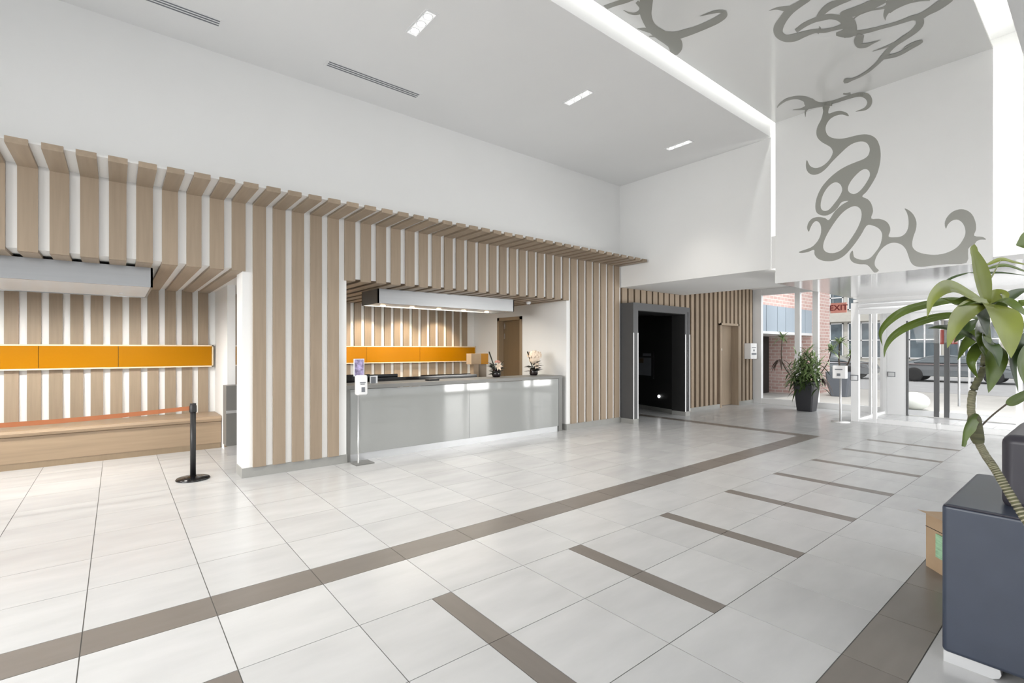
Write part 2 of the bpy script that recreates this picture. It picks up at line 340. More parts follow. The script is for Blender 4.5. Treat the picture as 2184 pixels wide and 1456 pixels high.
# ---- ceiling with light slot and glossy mural panel
cl = MB().box(X0, X1 + 0.2, 3.52, 6.95, ZC, ZC + 0.42).build('ceiling', 'ceiling_paint', origin=(2, 5, ZC)); struct(cl, 'white lobby ceiling over the reception side')
cr = MB().box(X0, X1 + 0.2, YR - 0.2, 0.66, ZC, ZC + 0.42).build('ceiling_side', 'ceiling_paint', origin=(2, 0, ZC)); struct(cr, 'white ceiling strip on the window side')
lid = MB().box(X0 - 0.1, 9.0, YR - 0.2, 6.95, 5.55, 5.65).build('ceiling_upper', 'ceiling_paint', origin=(2, 2, 5.55)); struct(lid, 'white upper ceiling above the lit slots')
wf = MB().box(X1, X1 + 0.28, 3.52, YW, 2.866, 5.019).build('wall_far', 'plaster', origin=(8.4, 5, 2.87)); struct(wf, 'white bulkhead wall above the dark doorway')
wf2 = MB().box(X1, X1 + 0.28, YR - 0.1, 0.66, 2.90, 5.019).build('wall_far_side', 'plaster', origin=(8.4, 0, 2.9)); struct(wf2, 'white bulkhead wall on the window side of the mural')
sb = MB().box(8.78, 8.84, YR, 3.65, 2.69, 5.549).box(8.601, 8.78, 3.52, 3.6, 2.87, 5.549).build('wall_slot', 'plaster', origin=(8.8, 2, 2.6)); struct(sb, 'white wall behind the lit slot of the mural panel')
PZ, PX_ = 5.22, 8.29
pan = MB().box(X0 + 0.3, PX_ + 0.03, 0.918, 3.44, PZ, PZ + 0.03).build('ceiling_panel', 'gloss_ceiling', origin=(2, 2.2, PZ)); struct(pan, 'glossy white floating ceiling panel with grey curling ornament')
panw = MB().box(PX_, PX_ + 0.03, 0.918, 3.44, 2.62, PZ).build('wall_panel', 'white_board', origin=(PX_, 2.2, 2.62)); struct(panw, 'white hanging wall panel with grey curling ornament')
leds = MB().box(X0 + 0.4, 8.3, 3.405, 3.43, PZ + 0.17, PZ + 0.19).box(X0 + 0.4, 8.3, 0.96, 1.01, PZ + 0.035, PZ + 0.055).build('led_strip', 'led_cove', pan)
MB().box(8.325, 8.345, 3.34, 3.39, 2.7, PZ).box(8.325, 8.345, 0.96, 1.01, 2.7, PZ).build('led_strip', 'led_cove', panw)

# ---- curling ornament: tapered bands traced as strokes (crop pixel, width), laid on the panels
def art_point(u, v, plane, off):
    d = FWD + RGT * ((u - CX) / FPX) + UP * ((CY - v) / FPX); e = Vector((0, 0, EYE))
    p = e + d * ((PX_ - off) / d.x)
    if plane == 'ceil' or p.z > PZ - off:
        p = e + d * ((PZ - off - EYE) / max(d.z, 1e-3)); p.x = min(p.x, PX_ - off)
    p.y = min(max(p.y, 0.925), 3.435); p.z = max(p.z, 2.625)
    return p
def filled(name, loops, ox, oy, sc, parent):        # outline with holes on the wall panel
    cu = bpy.data.curves.new(name, 'CURVE'); cu.dimensions = '2D'; cu.fill_mode = 'BOTH'
    for lp in loops:
        P = [Vector((a, b_, 0)) for a, b_ in lp]; n = len(P); pts = []
        for i in range(n):
            a, b_, c, d = P[i - 1], P[i], P[(i + 1) % n], P[(i + 2) % n]
            for j in range(3):
                t = j / 3; pts.append(0.5 * ((2 * b_) + (c - a) * t + (2 * a - 5 * b_ + 4 * c - d) * t * t + (3 * b_ - a - 3 * c + d) * t ** 3))
        sp_ = cu.splines.new('POLY'); sp_.points.add(len(pts) - 1); sp_.use_cyclic_u = True
        for k, p in enumerate(pts):
            w = art_point(ox + p.x * sc, oy + p.y * sc, 'wall', 0.0007); sp_.points[k].co = (w.y, min(w.z, PZ - 0.001), 0, 1)
    o = bpy.data.objects.new(name, cu); COL.objects.link(o); bpy.context.view_layer.update(); me = bpy.data.meshes.new_from_object(o); bpy.data.objects.remove(o)
    b = MB(); b.add([(PX_ - 0.0007, v_.co.x, v_.co.y) for v_ in me.vertices], [tuple(p.vertices) for p in me.polygons]); return b.build(name, 'mural_grey', parent)
def strokes(name, data, ox, oy, sc, plane, parent):
    b = MB()
    for si, st in enumerate(data):
        off = 0.001 + 0.0004 * si
        pts = [(p[0] * 1.0, p[1] * 1.0, p[2] * 1.0) for p in st]
        C = catmull(pts, 9); L, R = [], []
        for i, p in enumerate(C):
            a = C[max(i - 1, 0)]; c = C[min(i + 1, len(C) - 1)]; t = Vector((c.x - a.x, c.y - a.y)); t = t.normalized() if t.length > 1e-6 else Vector((1, 0))
            n = Vector((-t.y, t.x)) * max(p.z, 1.0) / 2
            L.append((p.x + n.x, p.y + n.y)); R.append((p.x - n.x, p.y - n.y))
        def cap(e, prev):      # rounded end for blunt strokes
            return None
        vs = [art_point(ox + q_[0] * sc, oy + q_[1] * sc, plane, off + 0.00003 * (j % len(L))) for j, q_ in enumerate(L + R)]
        n = len(L); b.add(vs, [(i, i + 1, n + i + 1, n + i) for i in range(n - 1)])
    return b.build(name, 'mural_grey', parent)
BODY = [(480,240),(482,270),(470,320),(445,370),(437,410),(445,445),(475,475),(520,500),(540,520),(545,545),(530,580),(505,610),(470,635),(430,645),(395,630),(375,592),(368,620),(372,655),(390,680),(420,690),(460,680),(500,650),(540,605),(590,555),(650,500),(700,475),(745,470),(775,485),(790,520),(780,560),(750,585),(700,605),(640,630),(580,665),(520,715),(470,775),(440,840),(430,900),(440,940),(470,957),(510,957),(550,935),(580,905),(605,870),(650,862),(610,885),(560,930),(520,988),(495,975),(450,968),(410,978),(385,1005),(376,1040),(387,1066),(398,1040),(415,1010),(435,995),(455,1005),(467,1030),(468,1070),(455,1110),(435,1140),(400,1170),(325,1197),(335,1206),(380,1200),(422,1185),(425,1215),(450,1245),(500,1260),(560,1255),(620,1225),(680,1160),(730,1090),(770,1025),(810,1025),(850,1045),(870,1075),(870,1110),(855,1160),(820,1210),(790,1240),(750,1252),(710,1245),(685,1230),(677,1190),(658,1215),(660,1245),(680,1268),(720,1280),(765,1282),(790,1300),(820,1335),(850,1322),(830,1300),(822,1275),(830,1240),(855,1195),(890,1160),(930,1140),(970,1140),(1005,1155),(1030,1185),(1045,1225),(1060,1265),(1085,1290),(1130,1298),(1200,1290),(1300,1280),(1430,1270),(1440,1180),(1480,1150),(1495,1130),(1520,1118),(1558,1117),(1535,1100),(1480,1092),(1492,1050),(1488,1000),(1465,950),(1425,922),(1380,918),(1335,935),(1300,970),(1285,1010),(1293,1046),(1305,1020),(1330,995),(1365,985),(1395,1000),(1415,1030),(1422,1070),(1410,1110),(1370,1165),(1310,1200),(1240,1217),(1170,1215),(1110,1200),(1078,1175),(1070,1145),(1078,1100),(1095,1050),(1098,1000),(1080,955),(1050,925),(1020,912),(1035,940),(1045,980),(1045,1030),(1030,1070),(1000,1095),(960,1102),(915,1098),(925,1060),(920,1025),(895,995),(850,980),(800,978),(812,930),(800,880),(775,850),(740,832),(770,800),(810,740),(840,680),(858,610),(862,550),(855,500),(835,455),(800,430),(755,422),(700,430),(640,445),(590,452),(540,445),(510,425),(498,390),(505,355),(530,320),(570,298),(610,292),(650,303),(640,282),(600,268),(560,272),(518,285),(520,255),(525,240)]
H1 = [(600,760),(575,740),(545,745),(510,775),(480,825),(466,880),(470,915),(490,928),(520,920),(555,880),(585,840),(607,795)]
H2 = [(785,665),(765,652),(735,660),(695,695),(660,740),(645,780),(655,805),(685,817),(720,800),(755,760),(785,710),(791,685)]
H3 = [(700,897),(660,905),(610,940),(560,1000),(510,1080),(485,1140),(485,1180),(510,1203),(560,1205),(610,1180),(660,1120),(710,1040),(735,970),(730,920)]
filled('ornament', [BODY, H1, H2, H3], 1600, 150, 584 / 1809, panw)
WALL_ART = [
 [(540,222,24),(450,226,36),(395,216,70),(362,190,40),(305,180,22),(240,194,18),(192,228,10),(178,246,5)],
 [(405,232,44),(345,254,16),(280,262,3)], [(390,238,22),(366,270,12),(364,308,2)],
 [(470,226,24),(560,206,22),(640,180,24),(720,160,28),(772,172,40),(789,212,32),(762,252,20),(697,272,2)],
 [(614,154,10),(640,157,14),(664,153,18)], [(503,215,44),(502,245,46)]]
strokes('ornament', WALL_ART, 1600, 150, 584 / 1809, 'wall', panw)
CEIL_ART = [
 [(0,100,3),(70,80,20),(140,82,48),(200,84,60)],
 [(370,-20,62),(275,45,62),(195,100,76),(132,180,74),(88,260,88),(95,318,82),(155,358,66),(240,350,72),(330,318,56),(420,292,40),(520,288,36),(610,268,34),(690,245,50)],
 [(250,290,40),(330,232,44),(420,190,44),(500,168,50),(570,155,50),(640,165,56),(700,185,90)],
 [(452,312,26),(468,285,26),(476,262,20),(468,246,8)],
 [(440,178,16),(490,122,54),(560,62,66),(650,22,56),(740,-12,50),(800,-40,40)],
 [(625,318,30),(690,315,70),(760,290,110),(735,215,140),(690,140,60),(790,112,84),(900,72,88),(1000,22,88),(1080,-20,90)],
 [(775,186,10),(850,130,16),(950,95,16),(1060,76,20),(1130,45,50),(1210,-5,110)],
 [(700,310,90),(830,305,46),(950,282,36),(1050,256,30),(1150,230,30),(1250,198,34),(1330,170,44),(1400,160,60),(1480,115,56),(1560,68,74),(1640,14,80),(1690,-25,80)],
 [(1150,10,100),(1112,80,62),(1084,140,36),(1084,192,3)], [(1120,115,24),(1180,72,30),(1290,26,26),(1400,5,20),(1500,-6,30)],
 [(1130,0,90),(1230,-12,110),(1340,-20,80)],
 [(1390,150,70),(1408,205,76),(1385,258,60),(1330,310,46),(1250,362,46),(1180,412,38),(1130,455,42),(1092,500,46),(1050,545,40),(1000,600,28),(930,660,24),(850,710,20),(775,742,20),(728,752,46),(698,768,22)],
 [(1070,535,36),(1160,520,36),(1240,490,34),(1330,440,32),(1408,398,28),(1424,382,18),(1370,396,20),(1300,426,16),(1234,466,3)],
 [(1150,430,20),(1118,480,24),(1120,520,24)], [(965,480,3),(1060,450,11),(1150,415,18),(1190,395,20)],
 [(860,320,60),(835,385,84),(842,425,50),(905,424,38),(965,402,18),(1042,373,2)]]
orn = strokes('ornament', CEIL_ART, 1640, 0, 500 / 2184, 'ceil', pan)
LEFT_ART = [
 [(230,80,50),(335,42,46),(440,8,54),(520,-25,60)], [(424,102,4),(480,130,18),(540,140,26),(600,118,46),(612,70,56),(560,18,36)],
 [(660,-40,140),(655,60,124),(652,140,116),(682,230,96),(725,295,100),(800,350,110),(880,400,120),(945,440,150),(955,520,110),(962,556,30)],
 [(565,290,4),(640,300,36),(730,315,60)], [(685,368,10),(780,372,30),(860,410,60)],
 [(850,360,84),(960,360,80),(1060,332,78),(1160,300,68),(1280,250,68),(1380,200,72),(1446,150,66),(1430,118,34),(1340,124,26),(1200,166,3)]]
strokes('ornament', LEFT_ART, 1240, 0, 460 / 2184, 'ceil', pan)

# ---- entrance zone: beam, glossy soffit, ceiling
bm_ = MB().box(X1 + 0.01, 10.72, 3.44, 6.61, 2.87, 3.4).build('beam', 'plaster', origin=(9.5, 5, 2.87)); struct(bm_, 'white dropped beam across the passage to the entrance')
gs = MB().box(X1 + 0.001, 12.335, YR, 3.44, 2.62, 2.68).build('ceiling_entrance', 'mirror_soffit', origin=(10, 1.5, 2.62)); struct(gs, 'glossy low ceiling before the entrance vestibule')
ce = MB().box(10.72, XE + 0.1, 3.46, YW + 0.1, 3.28, 3.4).box(12.34, XE + 0.1, YR, 3.52, 2.56, 2.62).build('ceiling_window', 'ceiling_paint', origin=(12, 5, 3.28)); struct(ce, 'white ceiling over the planter by the window')
# slatted wall beyond the lobby, with portal and flush door
PO = (8.335, 10.49, 2.53, 8.50, 10.29, 2.37)   # portal outer x, z / inner x, z
DO = (12.52, 13.45, 2.20)
we = MB().box(8.326, 8.50, 6.62, 6.9, 0, 3.3).box(8.50, 10.29, 6.62, 6.9, 2.37, 3.3).box(10.29, 10.56, 6.62, 6.9, 2.45, 3.3).box(10.56, DO[0] - 0.03, 6.62, 6.9, 0, 3.3).box(DO[0] - 0.03, DO[1] + 0.03, 6.62, 6.9, DO[2] + 0.03, 3.3).box(DO[1] + 0.03, XE, 6.62, 6.9, 0, 3.3).build('wall_entrance', 'wood_dark', origin=(11, 6.62, 0)); struct(we, 'wood slatted wall with dark gaps along the entrance passage')
m_e1 = MB().box(0, 0.165, -0.04, 0, 2.54, 2.868).mesh('slat', 'wood_v')
m_e2 = MB().box(0, 0.125, -0.055, 0, 0.10, 3.28).mesh('slat', 'wood_v'); m_e3 = MB().box(0, 0.125, -0.055, 0, DO[2] + 0.04, 3.28).mesh('slat', 'wood_v')
for k in range(11):
    x = 8.37 + 0.2225 * k
    if x < 10.6: inst('slat', m_e1, (x, 6.62, 0), we)
for k in range(18):
    x = 10.60 + 0.2225 * k
    if x + 0.12 > XE: break
    if x + 0.125 > DO[0] - 0.06 and x < DO[1] + 0.03: inst('slat', m_e3, (x, 6.62, 0), we)
    else: inst('slat', m_e2, (x, 6.62, 0), we)
bb = MB().box(10.50, DO[0] - 0.05, 6.575, 6.62, 0, 0.10).box(DO[1] + 0.05, XE, 6.575, 6.62, 0, 0.10).build('baseboard_entrance', 'base_grey', origin=(11.5, 6.6, 0)); struct(bb, 'grey baseboard of the slatted entrance wall')
d2 = MB().box(DO[0] - 0.06, DO[0], 6.56, 6.80, 0, DO[2] + 0.06).box(DO[1], DO[1] + 0.05, 6.56, 6.80, 0, DO[2] + 0.06).box(DO[0] - 0.06, DO[1] + 0.05, 6.56, 6.80, DO[2], DO[2] + 0.06).build('door_2', 'wood_v', origin=(13, 6.7, 0)); struct(d2, 'flush wood service door recessed in the slatted wall')
box('door_leaf', (DO[0], DO[1], 6.765, 6.80, 0.01, DO[2]), 'wood_v', d2)
box('name_plate', (12.56, 12.92, 6.757, 6.765, 1.52, 1.58), 'white_plastic', d2)
# dark portal and corridor
po = struct(thing('trim_1', (9.4, 6.4, 0), '', None), 'dark grey box portal with lit edges around the black corridor')
MB().box(PO[0], PO[3], 6.27, 6.62, 0.10, PO[2]).box(PO[4], PO[1], 6.27, 6.62, 0.10, PO[2]).box(PO[3], PO[4], 6.27, 6.62, PO[5], PO[2]).build('surround', 'portal_grey', po)
for a, b in ((PO[0] - 0.004, PO[3] + 0.004), (PO[4] - 0.004, PO[1] + 0.004)): box('plinth', (a, b, 6.262, 6.618, 0, 0.10), 'base_grey', po)
for x in (PO[0], PO[3] - 0.02, PO[4], PO[1] - 0.02): box('light_strip', (x + 0.004, x + 0.016, 6.262, 6.275, 0.10, 1.90), 'led_portal', po)
CA, CB = Vector((10.295, 6.29, 0)), Vector((11.2, 9.6, 0)); CD = (CB - CA).normalized(); CN = Vector((-CD.y, CD.x, 0))
def cw(a, b, out, thick): return [tuple((CA + CD * t + CN * o)[:2]) for t, o in ((a, out), (b, out), (b, out - thick), (a, out - thick))]
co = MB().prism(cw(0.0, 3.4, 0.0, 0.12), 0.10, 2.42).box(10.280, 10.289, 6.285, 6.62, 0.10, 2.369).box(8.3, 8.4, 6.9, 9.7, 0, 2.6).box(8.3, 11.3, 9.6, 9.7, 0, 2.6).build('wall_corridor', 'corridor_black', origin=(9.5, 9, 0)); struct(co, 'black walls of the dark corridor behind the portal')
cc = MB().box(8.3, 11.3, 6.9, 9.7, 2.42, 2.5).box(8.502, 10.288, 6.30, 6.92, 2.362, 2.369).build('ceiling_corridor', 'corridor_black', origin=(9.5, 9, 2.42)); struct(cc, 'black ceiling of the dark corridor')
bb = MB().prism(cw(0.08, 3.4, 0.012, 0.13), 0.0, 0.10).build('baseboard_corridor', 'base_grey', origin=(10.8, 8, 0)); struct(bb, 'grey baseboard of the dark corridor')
nb = thing('notice_board', tuple(CA + CD * 1.75 + Vector((0, 0, 0.74))), 'black framed notice board with papers in the dark corridor', 'notice board')
MB().prism(cw(1.06, 2.0, 0.04, 0.04), 0.80, 1.51).build('frame', 'black', nb)
for a, b, z0_, z1_, m_, o_ in ((1.13, 1.45, 1.38, 1.45, 'grey_print', 0.044), (1.13, 1.75, 0.88, 1.34, 'grey_print', 0.044), (1.42, 1.60, 1.20, 1.32, 'wood_dark', 0.047)): MB().prism(cw(a, b, o_, 0.006), z0_, z1_).build('paper', m_, nb)
lm = MB().lathe([(0.001, 0), (0.035, 0.0), (0.035, 0.02), (0.02, 0.035), (0.001, 0.037)], (0, 0, 0), 20).build('wall_spot', 'lamp_white', origin=(0, 0, 0)); lm.location = CA + CD * 0.871 + Vector((0, 0, 0.379)); lm.rotation_euler = CN.to_track_quat('Z', 'Y').to_euler(); tag(lm, 'small round white lamp low on the black corridor wall', 'lamp')

# ---- walls not seen in the picture: rear wall and glazed wall behind the camera
wr = MB().box(X0 - 0.12, X0, YR, 0.0, 0, 5.6).box(X0 - 0.12, X0, 6.5, 9.9, 0, 5.6).box(X0 - 0.12, X0, 0, 6.5, 3.3, 5.6).build('wall_rear', 'plaster', origin=(X0, 3, 0)); struct(wr, 'white rear wall behind the camera with tall glazing')
def glazing(n, axis, c, a0, a1, z0, z1, na, nz, label, m='white_metal', t=0.035, gm='glass', dep=0.07):
    fr = MB(); P = []
    for i in range(na + 1):
        a = a0 + (a1 - a0) * i / na; P.append(a)
        fr.box(a - t, a + t, c - dep, c + dep, z0, z1) if axis == 'x' else fr.box(c - dep, c + dep, a - t, a + t, z0, z1)
    for j in range(nz + 1):
        z = z0 + (z1 - z0) * j / nz
        fr.box(a0, a1, c - dep * 0.9, c + dep * 0.9, z - t * 0.98, z + t * 0.98) if axis == 'x' else fr.box(c - dep * 0.9, c + dep * 0.9, a0, a1, z - t, z + t)
    o = fr.build('window_%d' % n, m, origin=((a0 + a1) / 2, c, z0) if axis == 'x' else (c, (a0 + a1) / 2, z0)); struct(o, label)
    for i in range(na):
        for j in range(nz):
            za, zb = z0 + (z1 - z0) * j / nz + t, z0 + (z1 - z0) * (j + 1) / nz - t
            if axis == 'x': box('pane', (P[i] + t, P[i + 1] - t, c - 0.004, c + 0.004, za, zb), gm, o)
            else: box('pane', (c - 0.004, c + 0.004, P[i] + t, P[i + 1] - t, za, zb), gm, o)
    return o
glazing(4, 'y', X0 - 0.06, 0.0, 6.5, 0.05, 3.3, 4, 2, 'tall white framed glazing in the rear wall')
glazing(5, 'x', YR, X0, XE, 0.05, 3.6, 12, 2, 'tall white framed glazing behind the camera')
wrt = MB().box(X0, X1 + 0.2, YR - 0.1, YR + 0.1, 3.6, 5.4).box(X0, XE, YR - 0.1, YR + 0.1, 0, 0.05).build('wall_right', 'plaster', origin=(2, YR, 0)); struct(wrt, 'white wall strip above the glazing behind the camera')


# ================================================================== ENTRANCE GLAZING
w1 = MB()
for a, b in ((6.36, 6.60), (5.34, 5.47), (4.90, 5.03), (3.42, 3.55)): w1.box(XE - 0.06, XE + 0.06, a, b, 0, 3.28)
w1.box(XE - 0.055, XE + 0.055, 3.425, 6.595, -0.002, 0.15).box(XE - 0.055, XE + 0.055, 3.425, 6.595, 3.1, 3.279)
w1 = w1.build('window_1', 'white_metal', origin=(XE, 5, 0)); struct(w1, 'white framed window wall behind the planter')
for a, b in ((5.47, 6.36), (5.03, 5.34), (3.55, 4.90)): box('pane', (XE - 0.006, XE + 0.006, a, b, 0.15, 3.1), 'glass_light', w1)
# vestibule: side screen, front screen, outer doors
VX = 12.40
w2 = MB().box(VX - 0.052, VX + 0.07, 3.431, 3.565, 0, 2.55).box(VX - 0.03, VX + 0.03, 3.115, 3.18, 0, 2.30).box(VX - 0.028, VX + 0.028, 3.18, 3.43, 0.001, 0.05).box(VX - 0.04, VX + 0.04, YR, 3.43, 2.30, 2.559)
w2.box(VX - 0.028, VX + 0.028, YR, 3.115, 0.001, 0.10).box(VX - 0.035, VX + 0.035, 2.10, 2.14, 0, 0.115).box(VX - 0.031, VX + 0.031, 1.0, 1.075, 0, 2.30)
w2 = w2.build('window_2', 'white_metal', origin=(VX, 2.2, 0)); struct(w2, 'white framed glass front of the entrance vestibule')
MB().box(VX - 0.055, VX - 0.04, YR, 3.43, 2.40, 2.44).box(VX - 0.055, VX - 0.04, YR, 3.43, 2.50, 2.53).build('header_rail', 'silver_metal', w2)
for a, b in ((3.18, 3.43), (1.075, 3.115), (YR, 1.0)): box('pane', (VX - 0.005, VX + 0.005, a, b, 0.05 if a > 3.15 else 0.10, 2.30), 'glass_light', w2)
w3 = MB().box(VX + 0.07, XE - 0.06, 3.46, 3.53, 0, 0.06).box(VX + 0.07, XE - 0.06, 3.46, 3.53, 2.50, 2.58).box(13.4, 13.45, 3.47, 3.52, 0, 2.5).build('window_3', 'white_metal', origin=(13.4, 3.5, 0)); struct(w3, 'glass side screen of the entrance vestibule')
for a, b in ((VX + 0.07, 13.4), (13.45, XE - 0.06)): box('pane', (a, b, 3.49, 3.50, 0.06, 2.5), 'glass_light', w3)
d3 = MB().box(XE - 0.05, XE + 0.05, 3.05, 3.415, 0, 2.56).box(XE - 0.048, XE + 0.048, YR, 3.05, 2.22, 2.559).box(XE - 0.045, XE + 0.045, 0.2, 0.3, 0, 2.22).build('door_3', 'white_metal', origin=(XE, 2.3, 0)); struct(d3, 'glazed entrance doors to the street with dark stiles')
box('dark_jamb', (XE - 0.055, XE + 0.05, 3.02, 3.05, 0, 2.22), 'portal_grey', d3)
for ya, yb in ((2.46, 3.02), (1.93, 2.36), (1.0, 1.93), (0.3, 0.95)):
    lf = box('door_leaf', (XE - 0.006, XE + 0.006, ya, yb, 0.03, 2.2), 'glass_light', d3)
    MB().box(XE - 0.02, XE + 0.02, ya, yb, 0.02, 0.14).box(XE - 0.02, XE + 0.02, ya, yb, 2.13, 2.22).build('rail', 'silver_metal', lf)
for y in (2.51, 2.335, 1.0): box('door_stile', (XE - 0.03, XE + 0.03, y - 0.045, y + 0.045, 0.02, 2.2), 'portal_grey', d3)
box('door_stile', (XE - 0.03, XE + 0.03, 1.95, 1.98, 0.02, 2.2), 'white_metal', d3)
for y in (2.12, 1.86): MB().tube([(XE - 0.08, y, 0.30), (XE - 0.08, y, 2.10)], 0.022, 10).build('pull_handle', 'silver_metal', d3)
def button(x, y, z, label):
    t = thing('push_button', (x, y, z - 0.06), label, 'button', 'door opener buttons')
    MB().box(x - 0.015, x, y - 0.075, y + 0.075, z - 0.06, z + 0.06).build('bezel', 'grey_print', t, bevel=0.004); box('plate', (x - 0.02, x - 0.012, y - 0.06, y + 0.06, z - 0.046, z + 0.046), 'silver_metal', t)
button(VX - 0.06, 3.50, 0.94, 'square silver door button on the white vestibule post'); button(XE - 0.05, 3.33, 0.955, 'square silver door button beside the street doors')

# hanging exit sign
ex = thing('exit_sign', (14.25, 4.38, 2.48), 'pink exit sign with dark red letters hanging by the window', 'sign')
box('plate', (14.24, 14.26, 4.205, 4.56, 2.48, 2.735), 'exit_pink', ex)
for y in (4.25, 4.51): MB().tube([(14.25, y, 2.73), (14.25, y, 3.28)], 0.006, 6).build('hanger', 'white_metal', ex)
fc = bpy.data.curves.new('lettering', 'FONT'); fc.body = 'EXIT'; fc.size = 0.19; fc.align_x = 'CENTER'; fc.align_y = 'CENTER'; fc.extrude = 0.002; fc.space_character = 1.05; fc.offset = 0.004
fo = bpy.data.objects.new('lettering', fc); fc.materials.append(MATS['exit_red']); COL.objects.link(fo); fo.parent = ex
bpy.context.view_layer.update(); fm = bpy.data.meshes.new_from_object(fo); bpy.data.objects.remove(fo); fo = bpy.data.objects.new('lettering', fm); COL.objects.link(fo); fo.parent = ex
fo.matrix_local = Matrix.Translation((-0.014, 0.0, 0.125)) @ Matrix(((0, 0, -1, 0), (-1, 0, 0, 0), (0, 1, 0, 0), (0, 0, 0, 1)))

# ================================================================== CEILING FITTINGS
def slot_vent(x0, x1, label):
    t = thing('air_vent', ((x0 + x1) / 2, 5.99, ZC), label, 'air vent', 'slot vents in the ceiling')
    MB().box(x0 - 0.03, x1 + 0.03, 5.92, 6.07, ZC - 0.004, ZC).build('frame', 'ceiling_paint', t)
    for j in range(3): box('slot', (x0, x1, 5.938 + 0.042 * j, 5.958 + 0.042 * j, ZC - 0.006, ZC - 0.003), 'grey_print', t)
slot_vent(1.99, 3.20, 'long slotted air vent shown whole in the white ceiling'); slot_vent(-0.35, 0.85, 'long slotted air vent cut by the top edge of the picture')
DL = ['three cell recessed ceiling light beside the slotted air vent', 'three cell recessed ceiling light in the middle of the row', 'three cell recessed ceiling light closest to the bulkhead wall']
for i, x in enumerate((0.07, 2.52, 4.94, 7.42)):
    t = thing('recessed_light', (x, 4.64, ZC), DL[max(i - 1, 0)] if i else 'three cell recessed ceiling light behind the camera', 'ceiling light', 'recessed three cell lights')
    MB().box(x - 0.075, x + 0.075, 4.40, 4.42, ZC - 0.006, ZC).box(x - 0.075, x + 0.075, 4.86, 4.88, ZC - 0.006, ZC).box(x - 0.075, x - 0.055, 4.42, 4.86, ZC - 0.006, ZC).box(x + 0.055, x + 0.075, 4.42, 4.86, ZC - 0.006, ZC).build('trim', 'white_plastic', t)
    box('tray', (x - 0.055, x + 0.055, 4.42, 4.86, ZC - 0.003, ZC + 0.0), 'tray_glow', t)  # reflector, no lamp itself: the light of its cells is put in as glow
    for j in range(3):
        c = (x, 4.495 + 0.145 * j, ZC - 0.005)
        MB().lathe([(0.045, 0.0), (0.052, 0.0), (0.052, 0.002), (0.045, 0.002)], c, 20).build('ring', 'silver_metal', t); MB().lathe([(0.001, -0.001), (0.044, -0.001), (0.044, 0.002), (0.001, 0.002)], c, 20).build('lamp', 'downlight', t)
    l = bpy.data.lights.new('downlight_beam', 'SPOT'); l.energy = 110 if x > 7 else 320; l.spot_size = 1.3 if x > 7 else 1.45; l.spot_blend = 0.8; l.shadow_soft_size = 0.12; l.color = (1, 0.95, 0.88)
    lo = bpy.data.objects.new('downlight_beam', l); COL.objects.link(lo); lo.location = (x, 4.64, ZC - 0.05)

# ================================================================== HOODS, BENCH, COUNTER
def hood(x0, x1, y0, y1, label, warm):
    t = thing('light_hood', ((x0 + x1) / 2, (y0 + y1) / 2, 2.26), label, 'light hood')
    h = MB().box(x0, x1, y0, y0 + 0.02, 2.265, 2.488).box(x0, x1, y1 - 0.02, y1, 2.265, 2.488).box(x0, x0 + 0.02, y0, y1, 2.265, 2.488).box(x1 - 0.02, x1, y0, y1, 2.265, 2.488).build('casing', 'steel', t)
    box('underside', (x0 + 0.02, x1 - 0.02, y0 + 0.02, y1 - 0.02, 2.275, 2.295), 'white_metal', t)
    return t
h1 = hood(-4.0, 0.325, 6.97, 8.49, 'brushed steel light hood under the slatted soffit of the seating recess', False)
h2 = hood(3.12, 5.825, 7.115, 7.75, 'brushed steel light hood above the reception counter', True)
for x in (-2.6, -1.2, 0.05):
    MB().lathe([(0.001, 0), (0.025, 0), (0.025, 0.012), (0.001, 0.012)], (x, 8.0, 2.262), 16).build('lamp', 'white_metal', h1)  # added disc under the hood for the fill light, no real fitting
    l = bpy.data.lights.new('recess_fill', 'SPOT'); l.energy = 150; l.spot_size = 2.8; l.spot_blend = 0.8; l.shadow_soft_size = 0.1; l.color = (1, 0.96, 0.9)  # added fill light that brightens the seating recess
    lo = bpy.data.objects.new('recess_fill', l); COL.objects.link(lo); lo.location = (x, 8.0, 2.25); lo.rotation_euler = (math.radians(15), 0, 0)
for i in range(5):
    x = 3.42 + i * 0.53; MB().lathe([(0.001, 0), (0.04, 0), (0.04, 0.012), (0.001, 0.012)], (x, 7.6, 2.262), 16).build('spot_lamp', 'led_warm', h2)
for x in (3.0, 3.95, 4.75, 5.65):
    l = bpy.data.lights.new('hood_spot', 'SPOT'); l.energy = 70; l.spot_size = 1.5; l.spot_blend = 0.6; l.shadow_soft_size = 0.05; l.color = (1, 0.82, 0.58)
    lo = bpy.data.objects.new('hood_spot', l); COL.objects.link(lo); lo.location = (x, 9.1, 2.42); lo.rotation_euler = (math.radians(28), 0, 0)
SPL = {3.0: 'small warm spotlight over the slats nearest the slatted pier', 3.95: 'small warm spotlight over the slats above the sanitizer sign', 4.75: 'small warm spotlight over the slats at the middle of the reception', 5.65: 'small warm spotlight over the slats nearest the brown door'}
for x in (3.0, 3.95, 4.75, 5.65):
    t = thing('soffit_spot', (x, 9.1, 2.44), SPL[x], 'spotlight', 'reception soffit spotlights')
    MB().lathe([(0.03, 0.0), (0.055, 0.0), (0.055, 0.048), (0.03, 0.048)], (x, 9.1, 2.44), 16).build('ring', 'black', t); MB().lathe([(0.001, 0.006), (0.03, 0.006), (0.03, 0.03), (0.001, 0.03)], (x, 9.1, 2.44), 16).build('lamp', 'led_warm', t)
be = thing('bench', (-1.5, 9.2, 0), 'long light wood bench built under the yellow band', 'bench')
